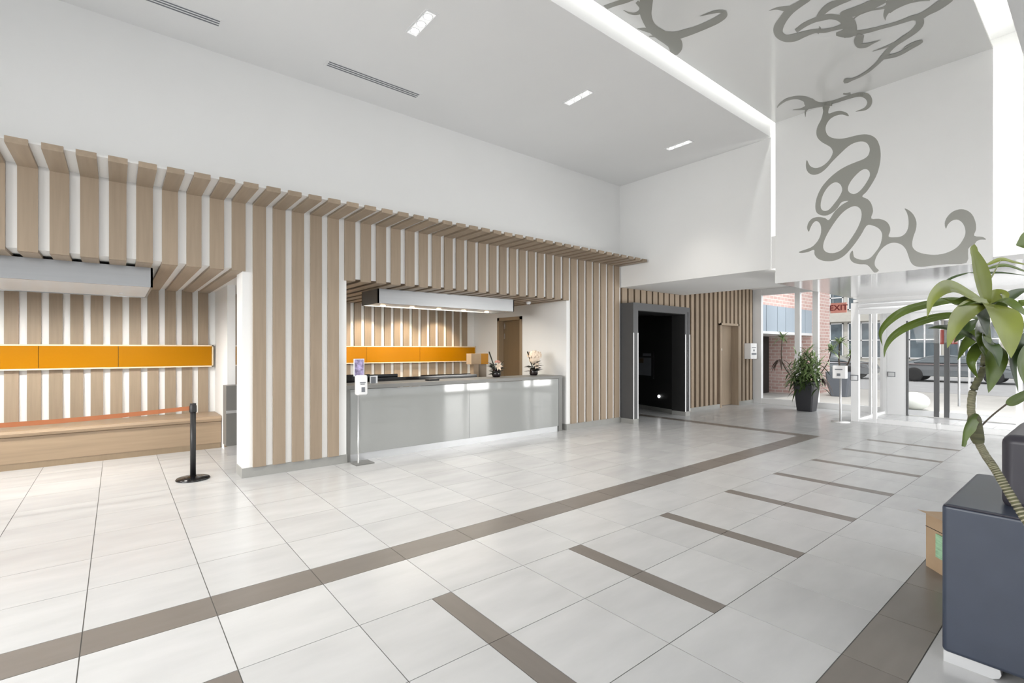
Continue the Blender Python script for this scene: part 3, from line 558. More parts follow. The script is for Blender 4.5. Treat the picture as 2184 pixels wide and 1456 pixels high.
MB().add([(x, y, z) for x in (-4.45, 1.285) for y, z in ((9.53, 0.415), (8.885, 0.415), (8.85, 0.43), (8.84, 0.465), (8.855, 0.498), (8.89, 0.508), (9.53, 0.508))], [tuple(range(7)), tuple(reversed(range(7, 14)))] + [(i, 7 + i, 7 + (i + 1) % 7, (i + 1) % 7) for i in range(7)]).build('seat', 'wood_x', be)
for a, b in ((-4.45, -2.3), (-2.297, 1.283)): box('front_panel', (a, b, 8.875, 8.90, 0.085, 0.415), 'wood_x', be)
box('end_panel', (1.26, 1.283, 8.90, 9.53, 0.085, 0.415), 'wood_x', be); box('plinth', (-4.45, 1.28, 8.88, 9.5, 0, 0.085), 'door_frame', be)
sc_ = thing('side_counter', (1.8, 8.25, 0), 'grey glossy end of a low counter beside the white partition', 'counter')
box('body', (1.235, 2.3, 8.10, 8.375, 0.145, 1.02), 'counter_grey', sc_); box('groove', (1.232, 2.3, 8.095, 8.10, 0.62, 0.66), 'silver_metal', sc_); box('foot', (1.25, 2.25, 8.12, 8.37, 0, 0.145), 'chrome', sc_)

cn = thing('reception_counter', (4.5, 6.9, 0), 'long grey reception counter with glossy glass front panels', 'counter')
CXa, CXb = 2.445, 6.585
box('worktop', (CXa, CXb, 6.59, 7.15, 1.0, 1.055), 'counter_grey', cn, bevel=0.003)
box('side', (CXb - 0.085, CXb, 6.60, 7.15, 0, 1.0), 'counter_grey', cn); box('side', (CXa, CXa + 0.05, 6.60, 7.15, 0, 1.0), 'counter_grey', cn)
for a, b in ((CXa + 0.05, 4.462), (4.466, CXb - 0.09)): box('front_panel', (a, b, 6.605, 6.63, 0.105, 0.995), 'counter_glass', cn)
box('kickplate', (CXa + 0.05, CXb - 0.09, 6.625, 6.65, 0.0, 0.10), 'silver_metal', cn)
dk = thing('desk', (4.5, 7.5, 0), 'low grey work desk behind the reception counter', 'desk')
box('desk_top', (CXa + 0.02, CXb - 0.02, 7.22, 7.9, 0.70, 0.74), 'counter_grey', dk)
for x in (2.6, 4.4, 6.3): box('leg', (x, x + 0.05, 7.3, 7.85, 0, 0.70), 'counter_grey', dk)
# things on and behind the counter
def monitor(x0, x1, y, z1, label, tilt=0.0):
    t = thing('computer_monitor', ((x0 + x1) / 2, y, 0.74), label, 'monitor', 'monitors behind the counter')
    MB().box(x0, x1, y - 0.02, y + 0.02, z1 - 0.36, z1).build('screen', 'black_gloss', t, bevel=0.006); cx = (x0 + x1) / 2
    box('neck', (cx - 0.03, cx + 0.03, y + 0.02, y + 0.05, 0.75, z1 - 0.12), 'black', t); box('foot', (cx - 0.12, cx + 0.12, y - 0.06, y + 0.14, 0.74, 0.752), 'black', t)
monitor(2.56, 3.08, 7.34, 1.165, 'black monitor edge behind the counter nearest the slatted pier'); monitor(3.10, 3.56, 7.36, 1.155, 'black monitor edge behind the counter beside the sanitizer stand')
monitor(3.98, 4.98, 7.34, 1.118, 'wide black monitor edge at the middle of the counter')
box_ = box('glass_shelf', (3.0, 5.0, 7.152, 7.17, 1.0, 1.11), 'black_gloss'); tag(box_, 'low dark glass screen along the back of the counter top', 'screen')
al = area('hood_light', (4.47, 7.45, 2.24), (math.radians(18), 0, 0), 2.4, 0.4, 75, (1, 0.93, 0.82)); al.name = 'hood_light'
st = thing('brochure_stand', (5.15, 7.3, 0.74), 'tan wooden stand with yellow topped box at the middle of the counter', 'stand')
box('column', (5.03, 5.14, 7.30, 7.42, 0.74, 1.28), 'wood_x', st); box('column', (5.16, 5.33, 7.32, 7.42, 0.74, 1.28), 'door_wood', st)
box('top_box', (4.965, 5.18, 7.28, 7.44, 1.28, 1.475), 'cardboard', st); box('top_box', (5.18, 5.345, 7.28, 7.44, 1.28, 1.475), 'yellow', st)
cdh = thing('card_holder', (2.93, 6.82, 1.055), 'clear card holder on the counter beside the sanitizer stand', 'card holder')
box('holder', (2.87, 2.985, 6.82, 6.835, 1.055, 1.165), 'frosted', cdh); box('card', (2.885, 2.955, 6.812, 6.82, 1.06, 1.15), 'grey_print', cdh)
dv = MB().box(3.80, 4.0, 6.76, 6.88, 1.055, 1.085).build('desk_phone', 'black', origin=(3.9, 6.82, 1.055), bevel=0.01); tag(dv, 'small flat black device on the middle of the counter top', 'device')
def petal_ball(b, c, r, n=5):
    for ring in range(n):
        k = 4 + ring * 2; el = 0.15 + 1.25 * ring / n
        for i in range(k):
            a = 2 * PI * i / k + ring * 0.7; d = Vector((math.cos(a) * math.sin(el), math.sin(a) * math.sin(el), math.cos(el)))
            s1 = Vector((-math.sin(a), math.cos(a), 0)); u = d.cross(s1); o = Vector(c) + d * r * (0.45 + 0.5 * ring / n); q = r * 0.42
            b.add([o - u * q * 0.8, o + s1 * q + d * 0.1 * r, o + u * q + d * 0.25 * r, o - s1 * q + d * 0.1 * r, o + d * 0.12 * r], [(0, 1, 4), (1, 2, 4), (2, 3, 4), (3, 0, 4)], True)
def bouquet(x, y, z, rose, label):
    t = thing('flower_arrangement', (x, y, z), label, 'flowers', 'flower arrangements on the counter'); t.scale = (1.3, 1.3, 1.3)
    rnd = random.Random(int(x * 100))
    MB().lathe([(0.001, 0), (0.05, 0), (0.062, 0.03), (0.058, 0.08), (0.04, 0.11), (0.001, 0.11)], (x + 0.03, y + 0.03, z), 18).build('vase', 'vase_black', t)
    for i in range(34):
        a = rnd.uniform(0, 2 * PI); l = rnd.uniform(0.09, 0.17); zz = z + rnd.uniform(0.03, 0.16); e = rnd.uniform(0.0, 0.6); d = Vector((math.cos(a), math.sin(a), e)).normalized(); s1 = Vector((-math.sin(a), math.cos(a), 0)); o = Vector((x, y, zz))
        MB().add([o, o + d * l * 0.5 + s1 * 0.022, o + d * l + Vector((0, 0, -0.01)), o + d * l * 0.5 - s1 * 0.022, o + d * l * 0.5 + Vector((0, 0, 0.012))], [(0, 1, 4), (1, 2, 4), (2, 3, 4), (3, 0, 4)], True).build('leaf', 'flower_leaf', t)
    b = MB(); o = Vector((x - 0.005, y - 0.06, z + 0.15))
    for i in range(6):
        a = 2 * PI * i / 6; d = Vector((math.cos(a), -0.35, math.sin(a))).normalized(); s1 = d.cross(Vector((0, 1, 0))).normalized(); b.add([o, o + d * 0.035 + s1 * 0.018, o + d * 0.07, o + d * 0.035 - s1 * 0.018, o + d * 0.035 + Vector((0, -0.01, 0))], [(0, 1, 4), (1, 2, 4), (2, 3, 4), (3, 0, 4)], True)
    b.build('lily', 'petal', t)
    MB().tube([(x - 0.02, y, z + 0.12), (x - 0.07, y + 0.01, z + 0.26), (x - 0.11, y + 0.01, z + 0.35)], 0.009, 8).build('stalk', 'flower_leaf', t)
    b = MB()
    if rose: petal_ball(b, (x + 0.015, y, z + 0.255), 0.115); b.ball((x + 0.015, y, z + 0.25), 0.085, 0.085, 0.095)
    else: petal_ball(b, (x + 0.03, y, z + 0.19), 0.045, 4)
    b.build('rose', 'petal' if rose else 'petal_pink', t)
    if not rose: MB().tube([(x + 0.05, y, z + 0.12), (x + 0.09, y, z + 0.18), (x + 0.14, y, z + 0.22)], 0.004, 6).build('twig', 'bark_dark', t)
bouquet(5.27, 6.95, 1.055, False, 'low dark flower arrangement with small pink bloom on the counter'); bouquet(6.17, 6.95, 1.055, True, 'flower arrangement with large cream rose at the end of the counter')

# sanitizer stand by the counter, belt post, second stand, wall box
sa = thing('sanitizer_stand', (2.60, 6.45, 0), 'sanitizer stand with purple sign before the reception counter', 'sanitizer stand')
MB().box(2.47, 2.73, 6.33, 6.58, 0, 0.012).build('base', 'counter_grey', sa, bevel=0.003); MB().tube([(2.545, 6.44, 0.01), (2.545, 6.44, 1.0)], 0.012, 12).build('pole', 'silver_metal', sa)
dp = MB().box(2.485, 2.635, 6.33, 6.43, 0.935, 1.205).build('dispenser', 'white_plastic', sa, bevel=0.025); dp.modifiers[0].segments = 4
box('window', (2.545, 2.592, 6.325, 6.331, 0.98, 1.045), 'grey_print', dp)
for j, (a, b_) in enumerate(((2.523, 2.60), (2.53, 2.59))): box('print', (a, b_, 6.327, 6.331, 1.10 - 0.02 * j, 1.112 - 0.02 * j), 'grey_print', dp)
sg = box('sign_frame', (2.468, 2.612, 6.40, 6.415, 1.19, 1.425), 'white_plastic', sa); box('sign_print', (2.478, 2.602, 6.397, 6.401, 1.2, 1.415), 'poster_purple', sg)
bp = thing('belt_post', (0.71, 6.93, 0), 'black belt barrier post before the wooden bench', 'barrier post')
MB().lathe([(0.001, 0), (0.175, 0), (0.178, 0.008), (0.165, 0.022), (0.06, 0.034), (0.04, 0.04), (0.001, 0.04)], (0.71, 6.93, 0), 40).build('base', 'black_gloss', bp)
MB().lathe([(0.001, 0.03), (0.030, 0.03), (0.030, 0.80), (0.001, 0.80)], (0.71, 6.93, 0), 24).build('pole', 'black', bp)
MB().lathe([(0.001, 0.80), (0.036, 0.80), (0.038, 0.81), (0.038, 0.875), (0.032, 0.885), (0.032, 0.905), (0.001, 0.905)], (0.71, 6.93, 0), 24).build('head', 'black', bp)
bt = MB(); P = [Vector((0.68, 6.93, 0.85)).lerp(Vector((-2.3, 7.0, 0.84)), i / 10) - Vector((0, 0, 0.05 * math.sin(PI * i / 10))) for i in range(11)]
bt.add([p + Vector((0, dy, dz)) for p in P for dy in (-0.001, 0.001) for dz in (-0.024, 0.024)], [f for i in range(10) for f in ((4 * i, 4 * i + 1, 4 * i + 5, 4 * i + 4), (4 * i + 2, 4 * i + 6, 4 * i + 7, 4 * i + 3))])
bt.build('belt', 'belt', bp)
s2 = thing('sanitizer_stand', (12.02, 3.66, 0), 'white sanitizer stand between the tall planter and the vestibule post', 'sanitizer stand')
MB().lathe([(0.001, 0), (0.17, 0), (0.17, 0.012), (0.001, 0.012)], (12.02, 3.66, 0), 32).build('base', 'white_plastic', s2); MB().tube([(12.02, 3.66, 0.01), (12.02, 3.66, 1.0)], 0.02, 12).build('pole', 'silver_metal', s2)
dq = MB().box(11.94, 12.06, 3.54, 3.79, 0.93, 1.205).build('dispenser', 'white_plastic', s2, bevel=0.012); box('window', (11.934, 11.941, 3.64, 3.70, 0.985, 1.04), 'grey_print', dq); box('print', (11.934, 11.941, 3.60, 3.74, 1.115, 1.135), 'grey_print', dq)
wb = thing('sanitizer_box', (14.0, 6.49, 1.28), 'white dispenser box mounted on the slatted wall beside the window', 'dispenser')
MB().box(13.80, 14.17, 6.38, 6.566, 1.285, 1.725).build('case', 'white_plastic', wb, bevel=0.01); box('slot', (13.86, 14.11, 6.376, 6.381, 1.60, 1.615), 'grey_print', wb); box('logo', (13.95, 14.02, 6.376, 6.381, 1.50, 1.55), 'grey_print', wb); box('label_strip', (13.84, 14.13, 6.376, 6.381, 1.40, 1.45), 'grey_print', wb)
det = thing('smoke_detector', (6.30, 7.25, 2.40), 'small white round detector under the reception soffit', 'smoke detector')
MB().lathe([(0.001, 0.0), (0.03, 0.0), (0.05, 0.02), (0.055, 0.05), (0.001, 0.05)], (6.30, 7.25, 2.438), 20).build('cover', 'white_plastic', det); MB().lathe([(0.001, 0.0), (0.014, 0.0), (0.014, 0.012), (0.001, 0.012)], (6.30, 7.25, 2.428), 12).build('sensor', 'grey_print', det)

# ================================================================== SOFA, BOX
so_ = thing('sofa', (3.7, -0.2, 0), 'dark blue leather sofa with chrome feet beside the tall plant', 'sofa')
def cushion(b, name, m, r, parent=so_):
    o = MB().box(*b).build(name, m, parent, bevel=r); o.modifiers[0].segments = 5
    for p in o.data.polygons: p.use_smooth = True
    o.modifiers[0].harden_normals = True
    return o
cushion((3.185, 4.15, -1.12, 0.535, 0.052, 0.785), 'body', 'leather', 0.022); cushion((3.37, 4.10, -1.05, 0.345, 0.77, 1.135), 'back_cushion', 'leather_dark', 0.045)
MB().tube([(3.19, 0.527, 0.779), (3.19, -1.1, 0.779)], 0.005, 6).build('piping', 'leather_dark', so_)
for x0 in (3.20, 4.0):
    for y1 in (0.53, -0.86): 
        f = MB().add([(x0 + dx, y1 - dy, z) for dx in (0, 0.12) for dy, z in ((0, 0), (0.175, 0.0), (0.198, 0.012), (0.205, 0.03), (0.2, 0.056), (0, 0.056))], [tuple(range(6)), tuple(reversed(range(6, 12)))] + [(i, 6 + i, 6 + (i + 1) % 6, (i + 1) % 6) for i in range(6)]).build('foot', 'silver_metal', so_)
cb = thing('cardboard_box', (4.51, 0.60, 0), 'brown cardboard box with green label behind the sofa', 'box')
u = Vector((-0.72, -0.69, 0)).normalized(); v = Vector((0.69, -0.72, 0)).normalized(); c0 = Vector((4.51, 0.842, 0)); wA, wB, hh = 0.24, 0.26, 0.39
def obox(b, o, a, w1, bb_, w2, z0, z1):
    return b.add([o + a * i * w1 + bb_ * j * w2 + Vector((0, 0, z)) for z in (z0, z1) for j in (0, 1) for i in (0, 1)], [(0, 2, 3, 1), (4, 5, 7, 6), (0, 1, 5, 4), (2, 6, 7, 3), (0, 4, 6, 2), (1, 3, 7, 5)])
obox(MB(), c0, u, wA, v, wB, 0, hh).build('carton', 'cardboard', cb)
obox(MB(), c0 - v * 0.012 + u * 0.11, u, 0.12, v, 0.013, 0.11, 0.27).build('green_label', 'green_label', cb)
MB().add([c0 + Vector((0, 0, hh)), c0 + u * wA + Vector((0, 0, hh)), c0 + u * wA - v * 0.06 + Vector((0, 0, hh + 0.012)), c0 - v * 0.06 + Vector((0, 0, hh + 0.012))], [(0, 1, 2, 3)]).build('flap', 'cardboard', cb)
obox(MB(), c0 - v * 0.003, u, wA, v, 0.004, 0.285, 0.289).build('crease', 'bark_dark', cb)

# ================================================================== PLANTS
def leaf(pts, wid, m, parent, nh, fold=0.25, name='leaf', prof=0):
    C = catmull(pts, 5); n = len(C); vs = []; fs = []
    for i, p in enumerate(C):
        t = i / (n - 1); tg = (C[min(i + 1, n - 1)] - C[max(i - 1, 0)]).normalized(); s1 = tg.cross(nh)
        s1 = s1.normalized() if s1.length > 1e-3 else tg.orthogonal().normalized(); nn = s1.cross(tg)
        w = wid * (math.sin(PI * min(1, t ** 0.75 * 0.97 + 0.03)) ** 0.85 + 0.10 * (1 - t)) / 2
        if prof: w = wid * (0.45 + 0.55 * math.sin(PI * min(1.0, t * 1.15))) / 2 * (1 if t < 0.97 else 0.7)
        vs += [p + s1 * w + nn * w * fold, p + s1 * w * 0.5 + nn * w * fold * 0.35, p, p - s1 * w * 0.5 + nn * w * fold * 0.35, p - s1 * w + nn * w * fold]
    for i in range(n - 1):
        for k in range(4): fs.append((i * 5 + k, i * 5 + k + 1, (i + 1) * 5 + k + 1, (i + 1) * 5 + k))
    return MB().add(vs, fs, True).build(name, m, parent)
dr = thing('dracaena', (2.78, -0.1, 0), 'tall dracaena with leaning ringed cane and broad arching leaves by the sofa', 'plant')
MB().lathe([(0.001, 0), (0.14, 0), (0.17, 0.30), (0.18, 0.34), (0.165, 0.34), (0.155, 0.30), (0.001, 0.30)], (2.78, -0.1, 0), 32).build('pot', 'planter_black', dr)
MB().lathe([(0.001, 0.29), (0.156, 0.29), (0.156, 0.305), (0.001, 0.305)], (2.78, -0.1, 0), 24).build('soil', 'soil', dr)
def q(x, y, w): return at(1820 + x * 0.3572, 480 + y * 0.3572, w)
cane = [Vector((2.79, -0.1, 0.3)), Vector((2.90, 0.07, 0.56)), at(2184, 1102, 2.1)] + [q(845, 1456, 2.2), q(790, 1375, 2.24), q(745, 1290, 2.26), q(718, 1200, 2.27), q(703, 1100, 2.28), q(712, 1000, 2.28), q(745, 925, 2.28), q(775, 860, 2.29), q(785, 760, 2.3), q(790, 640, 2.3), q(800, 500, 2.3)]
cp = catmull(cane, 8); nb_ = len(cp)
MB().tube(cp, [0.0165 - 0.004 * i / nb_ + 0.0012 * math.sin(i * 2.1) for i in range(nb_)], 12).build('cane', 'cane', dr)
rb = MB()
for i in range(10, int(nb_ * 0.62)):
    for f in (0.0, 0.5):
        a = cp[i].lerp(cp[i + 1], f); d_ = (cp[i + 1] - cp[i]); rb.tube([a, a + d_ * 0.2], 0.0178 - 0.004 * i / nb_, 12)
o = rb.build('ring_scar', 'cane_ring', dr); o['kind'] = 'stuff'
bk = MB(); bk.tube(catmull([q(722, 1130, 2.27), q(725, 1190, 2.265), q(735, 1250, 2.262), q(748, 1300, 2.26)], 5), [0.016, 0.021, 0.024, 0.026, 0.026, 0.027, 0.027, 0.027, 0.027, 0.027, 0.026, 0.026, 0.025, 0.024, 0.022, 0.02], 12).build('cane_joint', 'cane', dr)
TC = -FWD
def L(pts, wpx, m, nh=(0, 0, 0), fold=0.25, dz=0.0, prof=0):
    P = [q(*p) for p in pts]; w = wpx * 0.3572 / FPX * 2.3
    n_ = (TC + Vector(nh)).normalized(); leaf(P, w, m, dr, n_, fold, prof=prof)
L([(795, 475, 2.28), (768, 360, 2.25), (735, 240, 2.2), (705, 125, 2.16)], 118, 'leaf_yellow', (0.3, 0, -0.2), prof=1)
L([(790, 360, 2.3), (835, 280, 2.3), (885, 198, 2.3)], 52, 'leaf_yellow', (0.8, 0, 0))
L([(790, 470, 2.27), (690, 420, 2.2), (590, 372, 2.12), (520, 385, 2.06), (462, 450, 2.03), (440, 552, 2.01)], 78, 'leaf_yellow', (0, 0, 0.4))
L([(760, 470, 2.4), (600, 450, 2.42), (420, 480, 2.44), (290, 520, 2.45), (200, 585, 2.46), (160, 650, 2.46), (174, 722, 2.46)], 50, 'leaf_green', (0, 0, 0.6))
L([(770, 560, 2.35), (620, 540, 2.35), (480, 555, 2.36), (330, 605, 2.37), (235, 665, 2.38), (192, 730, 2.38), (183, 795, 2.38)], 46, 'leaf_green', (0, 0, 0.6))
L([(690, 283, 2.42), (600, 310, 2.42), (540, 345, 2.42), (505, 385, 2.42)], 14, 'leaf_dark', (0, 0, 0.6))
L([(810, 470, 2.25), (880, 520, 2.17), (918, 640, 2.11), (942, 795, 2.08)], 165, 'leaf_yellow', (-0.2, 0, 0.25), 0.18)
L([(800, 455, 2.25), (700, 490, 2.18), (620, 560, 2.12), (585, 640, 2.09), (560, 735, 2.08)], 92, 'leaf_yellow', (0, 0, 0.3))
L([(800, 470, 2.27), (700, 450, 2.2), (610, 470, 2.16), (520, 432, 2.14)], 60, 'leaf_green', (0, 0, 0.9))
L([(790, 460, 2.3), (745, 520, 2.25), (770, 590, 2.22), (800, 680, 2.22)], 130, 'leaf_dark', (0.4, 0, 0.2))
L([(790, 480, 2.32), (850, 420, 2.32), (900, 410, 2.3), (905, 470, 2.28)], 66, 'leaf_yellow', (0, 0, 0.8))
L([(785, 760, 2.3), (720, 680, 2.24), (620, 632, 2.18), (530, 610, 2.14), (444, 616, 2.11)], 44, 'leaf_dark', (0, 0, 0.5))
L([(785, 620, 2.3), (720, 660, 2.33), (660, 720, 2.36), (622, 806, 2.37)], 66, 'leaf_green', (0, 0, 0.3))
L([(790, 700, 2.3), (730, 745, 2.26), (700, 820, 2.24), (742, 915, 2.24)], 58, 'leaf_green', (-0.5, 0, 0.2))
L([(790, 560, 2.3), (760, 640, 2.22), (770, 720, 2.2), (790, 790, 2.2)], 110, 'leaf_green', (0.2, 0, 0.2))
L([(800, 690, 2.28), (840, 760, 2.22), (830, 870, 2.19), (806, 1002, 2.18)], 120, 'leaf_green', (-0.1, 0, 0.15))
L([(830, 470, 2.35), (920, 430, 2.38), (980, 400, 2.4), (1050, 378, 2.42)], 55, 'leaf_dark', (0, 0, 0.5))
L([(830, 500, 2.3), (930, 470, 2.26), (990, 470, 2.22), (1090, 440, 2.2)], 62, 'leaf_green', (0, 0, 0.6))
L([(820, 540, 2.32), (900, 560, 2.36), (990, 590, 2.4), (1080, 640, 2.42)], 66, 'leaf_dark', (0, 0, 0.4))
L([(1080, 640, 2.25), (990, 720, 2.2), (945, 820, 2.18), (985, 1000, 2.17)], 84, 'leaf_dark', (0.3, 0, 0.2))
L([(1080, 700, 2.2), (1020, 780, 2.16), (995, 860, 2.14), (1030, 970, 2.13)], 90, 'leaf_green', (0.3, 0, 0.2))
L([(790, 240, 2.5), (880, 205, 2.5), (960, 222, 2.5), (1080, 245, 2.5)], 26, 'leaf_yellow', (0, 0, 0.5))
L([(790, 262, 2.5), (900, 240, 2.5), (1000, 268, 2.5), (1080, 300, 2.5)], 24, 'leaf_green', (0, 0, 0.5))
L([(690, 284, 2.52), (800, 285, 2.52), (900, 285, 2.52), (1060, 305, 2.52)], 16, 'leaf_dark', (0, 0, 0.5))
L([(800, 520, 2.36), (880, 600, 2.42), (930, 690, 2.46), (935, 800, 2.48)], 70, 'leaf_dark', (0.2, 0, 0.2))
L([(800, 560, 2.34), (700, 600, 2.4), (640, 660, 2.44), (600, 700, 2.46)], 50, 'leaf_dark', (0, 0, 0.5))
L([(810, 480, 2.3), (900, 455, 2.24), (980, 500, 2.2), (1060, 560, 2.18)], 80, 'leaf_green', (0, 0, 0.7))
L([(790, 640, 2.28), (800, 700, 2.2), (850, 760, 2.17), (870, 850, 2.16)], 90, 'leaf_dark', (0.1, 0, 0.2))
L([(1120, 60, 2.2), (1060, 85, 2.2), (1010, 110, 2.2), (970, 120, 2.2)], 100, 'leaf_green', (0, 0, 0.3))
L([(740, 1150, 2.25), (700, 1170, 2.22), (665, 1230, 2.2), (650, 1320, 2.19)], 92, 'leaf_green', (0.3, 0, 0), 0.4, prof=1)
MB().tube(catmull([q(758, 1205, 2.26), q(830, 1135, 2.27), q(915, 1068, 2.28)], 4), 0.0035, 6).build('twig', 'bark_dark', dr)
L([(912, 1070, 2.28), (960, 1045, 2.27), (1040, 1000, 2.26), (1100, 960, 2.26)], 52, 'leaf_green', (0, 0, 0.3))

def planter_body(t, cx, cy, b, tp, h, m, z0=0.0):
    vs = []
    prof = [(b * 0.96, 0), (b, 0.015), (tp * 0.93 + b * 0.07, h * 0.8), (tp, h), (tp * 0.9, h), (tp * 0.86, h - 0.06)]
    k = MB(); n = 8; pts = []
    for r, z in prof:
        c = r * 0.16; ring = [(-r, -r + c), (-r + c, -r), (r - c, -r), (r, -r + c), (r, r - c), (r - c, r), (-r + c, r), (-r, r - c)]
        pts += [(cx + x, cy + y, z0 + z) for x, y in ring]
    fs = [(j * n + i, j * n + (i + 1) % n, (j + 1) * n + (i + 1) % n, (j + 1) * n + i) for j in range(len(prof) - 1) for i in range(n)] + [tuple(reversed(range(n)))]
    k.add(pts, fs).build('planter', m, t); k2 = MB(); r = tp * 0.87; k2.box(cx - r, cx + r, cy - r, cy + r, z0 + h - 0.08, z0 + h - 0.05).build('soil', 'soil', t)
def blades(t, c, n, lmin, lmax, m, rnd, el0=-0.3, el1=1.2, w=0.022, name='foliage', spread=0.02, droop=0.5):
    b = MB()
    for i in range(n):
        a = rnd.uniform(0, 2 * PI); el = rnd.uniform(el0, el1); l = rnd.uniform(lmin, lmax); d = Vector((math.cos(a) * math.cos(el), math.sin(a) * math.cos(el), math.sin(el)))
        o = Vector(c) + Vector((rnd.gauss(0, spread), rnd.gauss(0, spread), rnd.gauss(0, spread))); s1 = Vector((-math.sin(a), math.cos(a), 0)); dr_ = droop * rnd.uniform(0.5, 1.3) * l
        P = [o + d * l * t_ - Vector((0, 0, dr_ * t_ * t_)) for t_ in (0, 0.35, 0.7, 1)]; W_ = (w * 0.5, w, w * 0.8, 0.002)
        vs = []
        for p, ww in zip(P, W_): vs += [p + s1 * ww / 2, p - s1 * ww / 2]
        b.add(vs, [(0, 1, 3, 2), (2, 3, 5, 4), (4, 5, 7, 6)], True)
    o = b.build(name, m, t); o['kind'] = 'stuff'; return o
rn = random.Random(5)
pl = thing('potted_plant', (13.55, 4.87, 0), 'bushy potted plant in tall black tapered planter by the window', 'potted plant')
planter_body(pl, 13.55, 4.87, 0.175, 0.235, 0.74, 'planter_black')
blades(pl, (13.45, 4.85, 1.0), 300, 0.22, 0.48, 'leaf_far', rn, -0.4, 1.3, 0.04, spread=0.15); blades(pl, (13.45, 4.85, 0.84), 160, 0.2, 0.42, 'leaf_dark', rn, -0.5, 0.8, 0.04, spread=0.14)
blades(pl, (13.45, 4.83, 1.28), 150, 0.2, 0.38, 'leaf_far', rn, -0.2, 1.4, 0.036, spread=0.12)
DP = proj((13.5, 4.87, 0))[2]
for (sx_, sy_), (mx, my), (tx, ty), n in (((1690, 808), (1668, 770), (1668, 722), 46), ((1748, 800), (1766, 772), (1773, 748), 60)):
    MB().tube(catmull([at(sx_, sy_, DP), at(mx, my, DP), at(tx, ty, DP)], 6), 0.012, 8).build('stem', 'bark_dark', pl)
    blades(pl, at(tx, ty - 2, DP), n, 0.18, 0.36, 'leaf_far', rn, -0.1, 1.3, 0.03)
blades(pl, at(1662, 768, DP), 9, 0.2, 0.34, 'leaf_brown', rn, -0.2, 0.4, 0.05, droop=1.2); blades(pl, at(1690, 806, DP), 14, 0.2, 0.32, 'leaf_far', rn, -0.3, 0.5, 0.03, droop=0.9); blades(pl, at(1757, 806, DP), 8, 0.16, 0.26, 'leaf_brown', rn, -0.6, 0.2, 0.05, droop=1.2)

# ================================================================== OUTSIDE
gr = MB().box(XE + 0.1, 70, -30, 40, -0.14, -0.02).build('ground', 'concrete', origin=(30, 0, 0)); struct(gr, 'sunlit concrete ground outside the entrance')
rd = MB().box(23, 36, -30, 40, -0.02, -0.012).build('road', 'asphalt', origin=(30, 0, 0)); struct(rd, 'pale grey street outside')
bb2 = thing('brick_building', (17.4, 9.0, 0), 'pink brick building with blue grey panels outside the window', 'building')
BY = 6.52
MB().box(14.62, 18.56, BY, 12.5, 2.88, 7.5).box(18.56, 20.28, BY, 12.5, -0.02, 7.5).box(14.62, 18.5, 11.9, 12.3, -0.02, 2.1).build('wall', 'brick', bb2, origin=(17.4, 9, 0))
MB().box(14.62, 18.56, BY - 0.05, BY + 0.4, 2.02, 2.10).build('lintel', 'white_metal', bb2)
for a, b in ((14.62, 15.03), (15.06, 15.80), (15.83, 16.40), (16.43, 17.2), (17.23, 17.95), (17.98, 18.55)): box('panel', (a, b, BY - 0.02, BY + 0.3, 2.10, 2.88), 'blue_panel', bb2)
box('doorway', (16.95, 18.5, 7.9, 8.1, -0.02, 2.02), 'corridor_black', bb2); box('soffit', (14.62, 18.56, BY + 0.4, 12.3, 2.02, 2.10), 'white_metal', bb2)
wn = box('window', (14.9, 16.0, 11.82, 11.9, 0.8, 2.0), 'white_metal', bb2); box('pane', (14.96, 15.94, 11.8, 11.83, 0.86, 1.38), 'facade_glass', wn); box('pane', (14.96, 15.94, 11.8, 11.83, 1.44, 1.94), 'facade_glass', wn)
fb = thing('far_building', (48, 8, 0), 'pale office block with rows of gridded windows across the street', 'building')
FX = 44.0
MB().box(FX, FX + 8, -12, 26, -0.02, 12).build('wall', 'facade', fb, origin=(48, 8, 0))
for row, (za, zb) in enumerate(((0.9, 3.6), (4.6, 6.6), (8, 10))):
    for i in range(12):
        y0 = -10 + i * 2.9; f = MB()
        f.box(FX - 0.08, FX - 0.02, y0, y0 + 2.6, za, za + 0.08).box(FX - 0.08, FX - 0.02, y0, y0 + 2.6, zb - 0.08, zb).box(FX - 0.08, FX - 0.02, y0, y0 + 2.6, (za + zb) / 2 - 0.04, (za + zb) / 2 + 0.04)
        for j in range(4): f.box(FX - 0.08, FX - 0.02, y0 + j * 0.84, y0 + j * 0.84 + 0.08, za, zb)
        w_ = f.build('window', 'white_metal', fb); box('pane', (FX - 0.03, FX - 0.005, y0, y0 + 2.6, za, zb), 'facade_glass', w_)
MB().box(FX - 0.4, FX, -12, 26, 3.7, 4.2).build('ledge', 'facade', fb)
